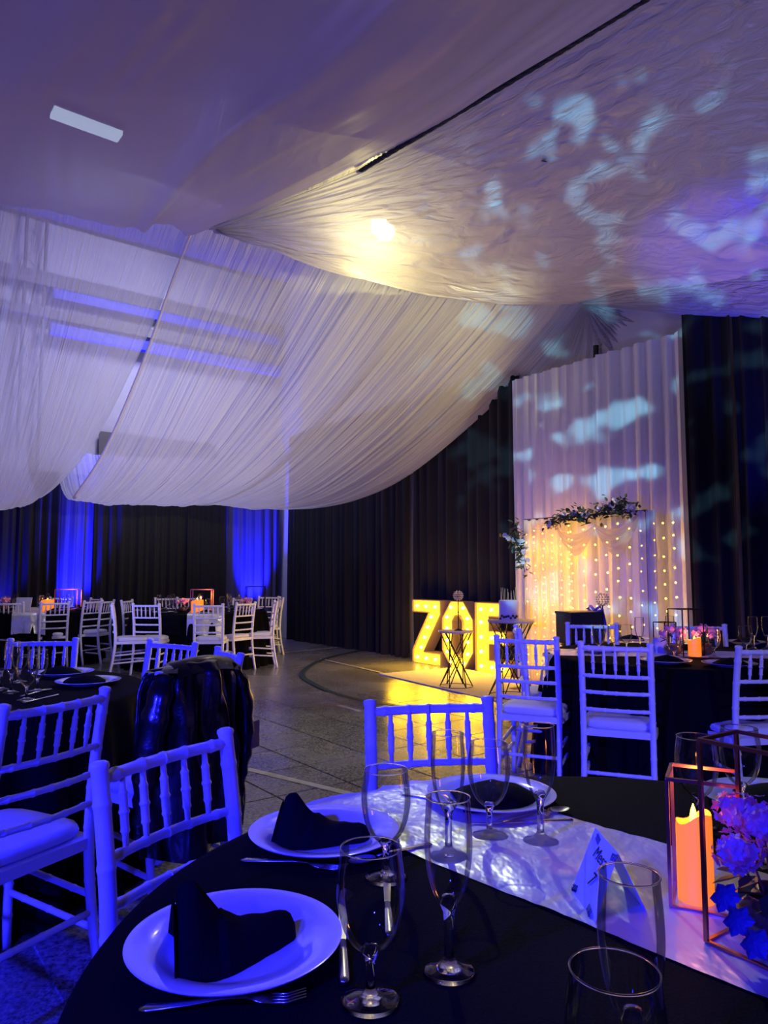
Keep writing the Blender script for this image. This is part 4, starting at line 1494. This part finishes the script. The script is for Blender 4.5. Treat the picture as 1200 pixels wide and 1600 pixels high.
# ------------------------------------------------------------------ marquee letters
def letter(name, ch, s_a, s_b, h, n, label):
    """letter standing along the right wall from s_a to s_b"""
    wd = s_b - s_a
    ang = math.atan2(RD.y, RD.x)
    base = W(s_a, n, .0)
    t = thing(name, label, 'letter', (base.x, base.y, 0), ang, 'lit marquee letters')
    dep = .20
    # local x along the wall, y = +n back towards the wall is -RN -> local y positive
    back = 1
    b_ = .19 * h
    loops, bulbs, faces = [], [], []
    if ch == 'Z':
        x2 = wd
        loops = [[(0, h), (0, h - b_), (x2 - .34 * wd - .04, h - b_), (0, b_ + .02), (0, 0), (x2, 0), (x2, b_), (.40 * wd, b_), (x2, h - b_ - .02), (x2, h)]]
        for k in range(3):
            bulbs.append((wd * (.18 + .32 * k), h - b_ / 2))
            bulbs.append((wd * (.18 + .32 * k), b_ / 2))
        for k in range(1, 5):
            f_ = k / 5
            bulbs.append((wd * (.80 - .60 * f_), h - b_ / 2 - f_ * (h - b_)))
    elif ch == 'E':
        m0, m1 = h * .42, h * .60
        loops = [[(0, 0), (wd, 0), (wd, b_), (wd * .40, b_), (wd * .40, m0), (wd * .88, m0), (wd * .88, m1), (wd * .40, m1), (wd * .40, h - b_), (wd, h - b_), (wd, h), (0, h)]]
        for z in (b_ / 2, (m0 + m1) / 2, h - b_ / 2):
            for k in range(3):
                bulbs.append((wd * (.17 + .31 * k), z))
        bulbs += [(wd * .17, h * .30), (wd * .17, h * .72)]
    else:
        c = .30 * wd
        o_ = [(c, 0), (wd - c, 0), (wd, c * 1.3), (wd, h - c * 1.3), (wd - c, h), (c, h), (0, h - c * 1.3), (0, c * 1.3)]
        i0, i1, j0, j1 = wd * .33, wd * .67, h * .21, h * .79
        e = .10 * wd
        i_ = [(i0 + e, j0), (i1 - e, j0), (i1, j0 + e * 1.2), (i1, j1 - e * 1.2), (i1 - e, j1), (i0 + e, j1), (i0, j1 - e * 1.2), (i0, j0 + e * 1.2)]
        loops = [o_, i_]
        bulbs = [(wd * .30, h * .09), (wd * .70, h * .09), (wd * .30, h * .91), (wd * .70, h * .91)] + [(wd * x, h * z) for x in (.165, .835) for z in (.24, .41, .59, .76)]
    sides = MB()
    for lp in loops:
        m_ = len(lp)
        for i in range(m_):
            (x0, z0), (x1, z1) = lp[i], lp[(i + 1) % m_]
            sides.add([(x0, 0, z0), (x1, 0, z1), (x1, dep, z1), (x0, dep, z0)], [(0, 1, 2, 3)])
    if len(loops) == 1:
        lp = loops[0]
        m_ = len(lp)
        face = MB().add([(x, .025, z) for x, z in lp], [tuple(range(m_))])
        sides.add([(x, dep, z) for x, z in lp], [tuple(range(m_))])
    else:
        a, b2 = loops
        fs = [(i, (i + 1) % 8, 8 + (i + 1) % 8, 8 + i) for i in range(8)]
        face = MB().add([(x, .025, z) for x, z in a + b2], fs)
        sides.add([(x, dep, z) for x, z in a + b2], fs)
    so = sides.build('letter_shell', M_LSIDE, t)
    mod = so.modifiers.new('solid', 'SOLIDIFY')
    mod.thickness = .012
    mod.offset = 0
    face.build('letter_face', M_YFACE, t)
    bm_ = MB()
    bm_.ico((0, 0, 0), .024)
    bme = bm_.mesh('bulb', M_BULB, True)
    for x, z in bulbs:
        o = link('bulb', bme, t)
        o.location = (x, 0, z)
    M = t.matrix_basis
    return t

nL = .50
hL = .92
zl = [(644, 687, 'Z'), (690, 737, 'O'), (741, 795, 'E')]
for a, b, ch in zl:
    sa, sb = wall_s(a, nL), wall_s(b, nL)
    letter('marquee_letter', ch, sa, sb, hL, nL, {'Z': 'lit yellow marquee letter Z, leftmost of the three, with round bulbs', 'O': 'lit yellow marquee letter O in the middle, behind the small wire table',
                                                'E': 'lit yellow marquee letter E, partly behind the cake table'}[ch])
    q = W((sa + sb) / 2, nL + .45, .5)
    lamp('letter_glow', 'POINT', q, (0, 0, 0), (1, .55, .015), 22, .2)


# ------------------------------------------------------------------ wire tables, cake, gift box
def wire_table(c, r_top, r_bot, h, label, top_m, n=6):
    t = thing('wire_table', label, 'side table', (c[0], c[1], .008), 0, 'round-topped wire tables')
    MB().lathe([(.0005, h - .02), (r_top, h - .02), (r_top + .004, h - .012), (r_top + .002, h), (r_top - .008, h + .002), (.0005, h)], 40).build('round_top', top_m, t, 'auto')
    for k in range(n):
        a = 2 * PI * k / n
        b2 = a + 2.3
        wst = .42
        p0 = Vector((r_bot * math.cos(a), r_bot * math.sin(a), .006))
        p2 = Vector((r_top * .92 * math.cos(b2), r_top * .92 * math.sin(b2), h - .02))
        MB().tube([p0, p2], .0065, 6).build('leg_wire', M_BLKWIRE, t)
        b3 = a - 2.3
        p3 = Vector((r_top * .92 * math.cos(b3), r_top * .92 * math.sin(b3), h - .02))
        MB().tube([p0, p3], .0065, 6).build('leg_wire', M_BLKWIRE, t)
    ring = MB()
    ring.tube([(r_bot * math.cos(2 * PI * k / 36), r_bot * math.sin(2 * PI * k / 36), .006) for k in range(37)], .0065, 6, cap=False)
    ring.build('base_ring', M_BLKWIRE, t)
    return t

q = PZ(713, 1074, 0); c1_ = (q.x, q.y)
wire_table(c1_, .20, .19, .64, 'low black wire table in front of the letter O', M_TOP)
q = PZ(800, 1089, 0); c2_ = (q.x, q.y)
wire_table(c2_, .25, .25, .80, 'black wire table carrying the cake', M_TOP)
c3_ = ((913 - 600) / F * 7.2, 7.2)
wire_table(c3_, .26, .25, .62, 'black wire table under the dark gift box, behind the right table', M_BLKWIRE)

def orb_holder(c, z, h, r, label):
    t = thing('crystal_holder', label, 'candle holder', (c[0], c[1], z), 0, 'crystal candle holders')
    MB().lathe([(.0005, 0), (.05, 0), (.052, .006), (.03, .012), (.008, .02), (.006, h * .5), (.010, h * .52), (.006, h * .55), (.006, h - r * 1.2), (.014, h - r * .95), (.0005, h - r * .9)], 20).build('stand', M_BLKWIRE, t, 'auto')
    b = MB()
    for i in range(1, 8):
        ph = -PI / 2 + PI * i / 8
        nk = max(3, int(13 * math.cos(ph)))
        for k in range(nk):
            a = 2 * PI * (k + .5 * (i % 2)) / nk
            b.ico((r * math.cos(ph) * math.cos(a), r * math.cos(ph) * math.sin(a), h + r * math.sin(ph)), r * .17)
    b.build('crystal_orb', M_CRYS, t)
    return t
orb_holder((c1_[0] + .03, c1_[1]), .650, .40, .055, 'crystal orb candle holder on the low wire table before the letter O')
orb_holder((c3_[0] + .16, c3_[1] - .02), .632, .42, .06, 'crystal orb candle holder right of the dark gift box')
# cake
ck = thing('cake', 'round lilac iced cake with tall gold sticks and dark berries', 'cake', (c2_[0] - .02, c2_[1], .810), 0)
MB().lathe([(.0005, 0), (.105, 0), (.107, .01), (.105, .205), (.098, .212), (.0005, .213)], 36).build('icing', M_CAKE, ck, 'auto')
st = MB()
for k in range(13):
    a = 2 * PI * k / 13
    x, y = .085 * math.cos(a), .085 * math.sin(a)
    MB().tube([(x, y, .19), (x + .008 * math.sin(k * 2.2), y, .32 + .03 * math.sin(k * 1.7))], .0028, 5).build('gold_stick', M_STICK, ck)
for k in range(9):
    a = -PI * .85 + k * .22
    mb = MB().ico((.112 * math.cos(a), .112 * math.sin(a), .02 + .03 * abs(math.sin(k * 1.3))), .016)
    mb.build('berry', M_BERRY, ck, True)
MB().lathe([(.0005, -.006), (.125, -.006), (.127, -.001), (.0005, 0)], 36).build('cake_board', M_TOP, ck)
# box and ribbon
gb = thing('gift_box', 'dark box with a violet ribbon on a wire table behind the right table', 'box', (c3_[0] - .07, c3_[1], .634), .35)
MB().box((0, 0, .14), (.36, .26, .28)).build('box_body', M_BOX, gb)
MB().box((0, 0, .288), (.375, .275, .022)).build('lid', M_BOX, gb)
rb = MB()
def rib(u, v):
    return (.19 + .035 * math.sin(v * 3) + .02 * math.sin(u * 14), -.13 + .26 * u, .01 + .29 * v + .02 * math.sin(u * 9) * v)
rb.grid(rib, 14, 10)
for sg in (-1, 1):
    rb.tube([(.19, 0, .30), (.19, sg * .07, .35), (.19, sg * .12, .32), (.19, sg * .05, .29), (.19, 0, .30)], .022, 8, flat=.4)
rb.build('ribbon', M_RIBBON, gb, True)

# ------------------------------------------------------------------ light frame with fairy lights
nF = 1.0
sa, sb = wall_s(820, nF), wall_s(1012, nF)
za, zb = PD(820, 818, W(sa, nF).y).z, PD(1012, 792, W(sb, nF).y).z
HF = (za + zb) / 2
ff_ = thing('light_backdrop', 'tall metal frame hung with sheer fabric, behind the gift box', 'frame')
MB().tube([W(sa, nF, .01), W(sa, nF, HF)], .016, 4).build('frame_post', M_PARC, ff_)
MB().tube([W(sb, nF, .01), W(sb, nF, HF)], .016, 4).build('frame_post', M_PARC, ff_)
MB().tube([W(sa, nF, HF), W(sb, nF, HF)], .016, 4).build('frame_beam', M_PARC, ff_)
for s in (sa, sb):
    MB().box(tuple(W(s, nF, .012)), (.5, .08, .02), rz=math.atan2(RN.y, RN.x)).build('frame_foot', M_PARC, ff_)


def sheet_curtain(name, s_a, s_b, n, z0, z1, fold, amp, m, parent, seed, gat=0):
    def fn(u, v):
        s = s_a + (s_b - s_a) * u
        if gat:
            s = s_a + (s_b - s_a) * (u * (1 - gat * (1 - v) * .5))
        x = (s - s_a)
        o_ = amp * (math.sin(2 * PI * x / fold + seed + 1.2 * math.sin(x * 5)) + .4 * math.sin(4.3 * PI * x / fold))
        return tuple(W(s, n + o_, z0 + (z1 - z0) * v))
    return MB().grid(fn, int(abs(s_b - s_a) / fold * 10) + 8, 8).build(name, m, parent, True)
sm = sa + (sb - sa) * .36
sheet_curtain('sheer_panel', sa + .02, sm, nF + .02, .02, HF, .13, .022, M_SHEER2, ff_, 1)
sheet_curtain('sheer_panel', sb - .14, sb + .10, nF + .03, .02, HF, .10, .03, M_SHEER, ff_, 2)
# swags along the beam
def swag(s_a, s_b, z_a, z_b, drop, lift, nm='swag'):
    def fn(u, v):
        s = s_a + (s_b - s_a) * u
        zt = z_a + (z_b - z_a) * u - drop * .35 * math.sin(PI * u) * (1 - v) * 1.0
        zb2 = z_a + (z_b - z_a) * u - drop * math.sin(PI * u) - lift
        z = zt + (zb2 - zt) * v
        return tuple(W(s, nF + .04 + .05 * math.sin(PI * v) * math.sin(PI * u) + .010 * math.sin(v * 26) * math.sin(PI * u), z))
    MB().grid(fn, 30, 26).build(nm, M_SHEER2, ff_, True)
sc_ = lambda px: wall_s(px, nF)
swag(sc_(872), sc_(935), HF - .08, HF - .10, .30, .04)
swag(sc_(933), sc_(1008), HF - .10, HF + .02, .34, .05)

# strings of fairy lights
rndf = random.Random(5)
fs_ = thing('curtain_light', 'curtain of warm fairy lights hanging inside the sheer frame', 'string lights')
scols = [822 + 13.5 * k for k in range(6)] + [893, 912, 930, 948, 966, 984, 1002, 1022, 1038, 1054]
for k, px in enumerate(scols):
    n_ = nF - .16 if px < 1010 else .55
    s = wall_s(px, n_)
    st = MB()
    pts = [W(s + .012 * math.sin(z * 7 + k), n_, z) for z in [HF - .02 - i * .08 for i in range(24)] if z > .05]
    st.tube(pts, .0012, 3, cap=False)
    so = st.build('light_wire', M_STICK, fs_)
    bb = MB()
    z = HF - .08 - rndf.uniform(0, .12)
    step = .085 if px < 900 else .16
    while z > .08:
        p = W(s + rndf.uniform(-.012, .012), n_ + .004, z)
        bb.ico(p, .008 if px < 900 else .0095)
        z -= step * rndf.uniform(.8, 1.25)
    bo = bb.build('fairy_bulbs', M_FAIRY, so)
    tag(bo, kind='stuff')
for px, z in ((845, 1.5), (865, .9), (850, .4), (880, 1.6), (930, 1.4), (975, .9), (1035, .7), (935, .5)):
    q = W(wall_s(px, nF - .2), nF - .2, z)
    lamp('fairy_glow', 'POINT', q, (0, 0, 0), (1, .46, .001), 8 if px < 900 else 0.8, .12)

# garlands
def garland(pts, spread, label, n_leaf, seed):
    rnd = random.Random(seed)
    t = thing('flower_garland', label, 'garland', (0, 0, 0), 0, 'leafy garlands on the light frame')
    pp = smooth_path(pts, 10)
    MB().tube(pp, .006, 5).build('branch', M_STEM, t)
    lf = MB()
    for _ in range(n_leaf):
        p = rnd.choice(pp) + Vector((rnd.gauss(0, 1), rnd.gauss(0, 1) * .6, rnd.gauss(0, 1))) * spread
        leaf(lf, p, Vector((rnd.gauss(0, 1), rnd.gauss(0, 1), rnd.gauss(0, .8))), Vector((rnd.gauss(0, .4), -.6, 1)).normalized(), rnd.uniform(.05, .085), .017)
    tag(lf.build('foliage', M_LEAF, t), kind='stuff')
    for _ in range(7):
        p = rnd.choice(pp) + Vector((rnd.gauss(0, .5), -.9, rnd.gauss(0, .7))) * spread
        fm = MB()
        for ring, (rr, k) in enumerate(((.034, 6), (.022, 5))):
            for i in range(k):
                a = 2 * PI * i / k + ring * .5
                leaf(fm, p + Vector((0, -.01 * ring, 0)), Vector((math.cos(a), -.5 - .5 * ring, math.sin(a))), Vector((0, -1, .1)), rr, rr * .4)
        fm.build('flower', M_PETAL, t)
    return t
g = lambda px, py, n=nF + .06: PD(px, py, W(wall_s(px, n), n).y)
garland([g(857, 820), g(880, 808), g(900, 803), g(916, 805)], .042, 'leafy garland with pale flowers on the left part of the frame top', 170, 1)
garland([g(930, 802), g(950, 794), g(970, 792), g(988, 800)], .045, 'leafy garland with pale flowers on the right part of the frame top', 190, 2)
garland([g(806, 822), g(812, 845), g(815, 870), g(820, 893)], .038, 'leafy garland hanging down the left post of the frame', 150, 3)
garland([g(784, 838), g(800, 842), g(813, 850)], .018, 'thin leafy twig sticking out left of the frame', 26, 4)
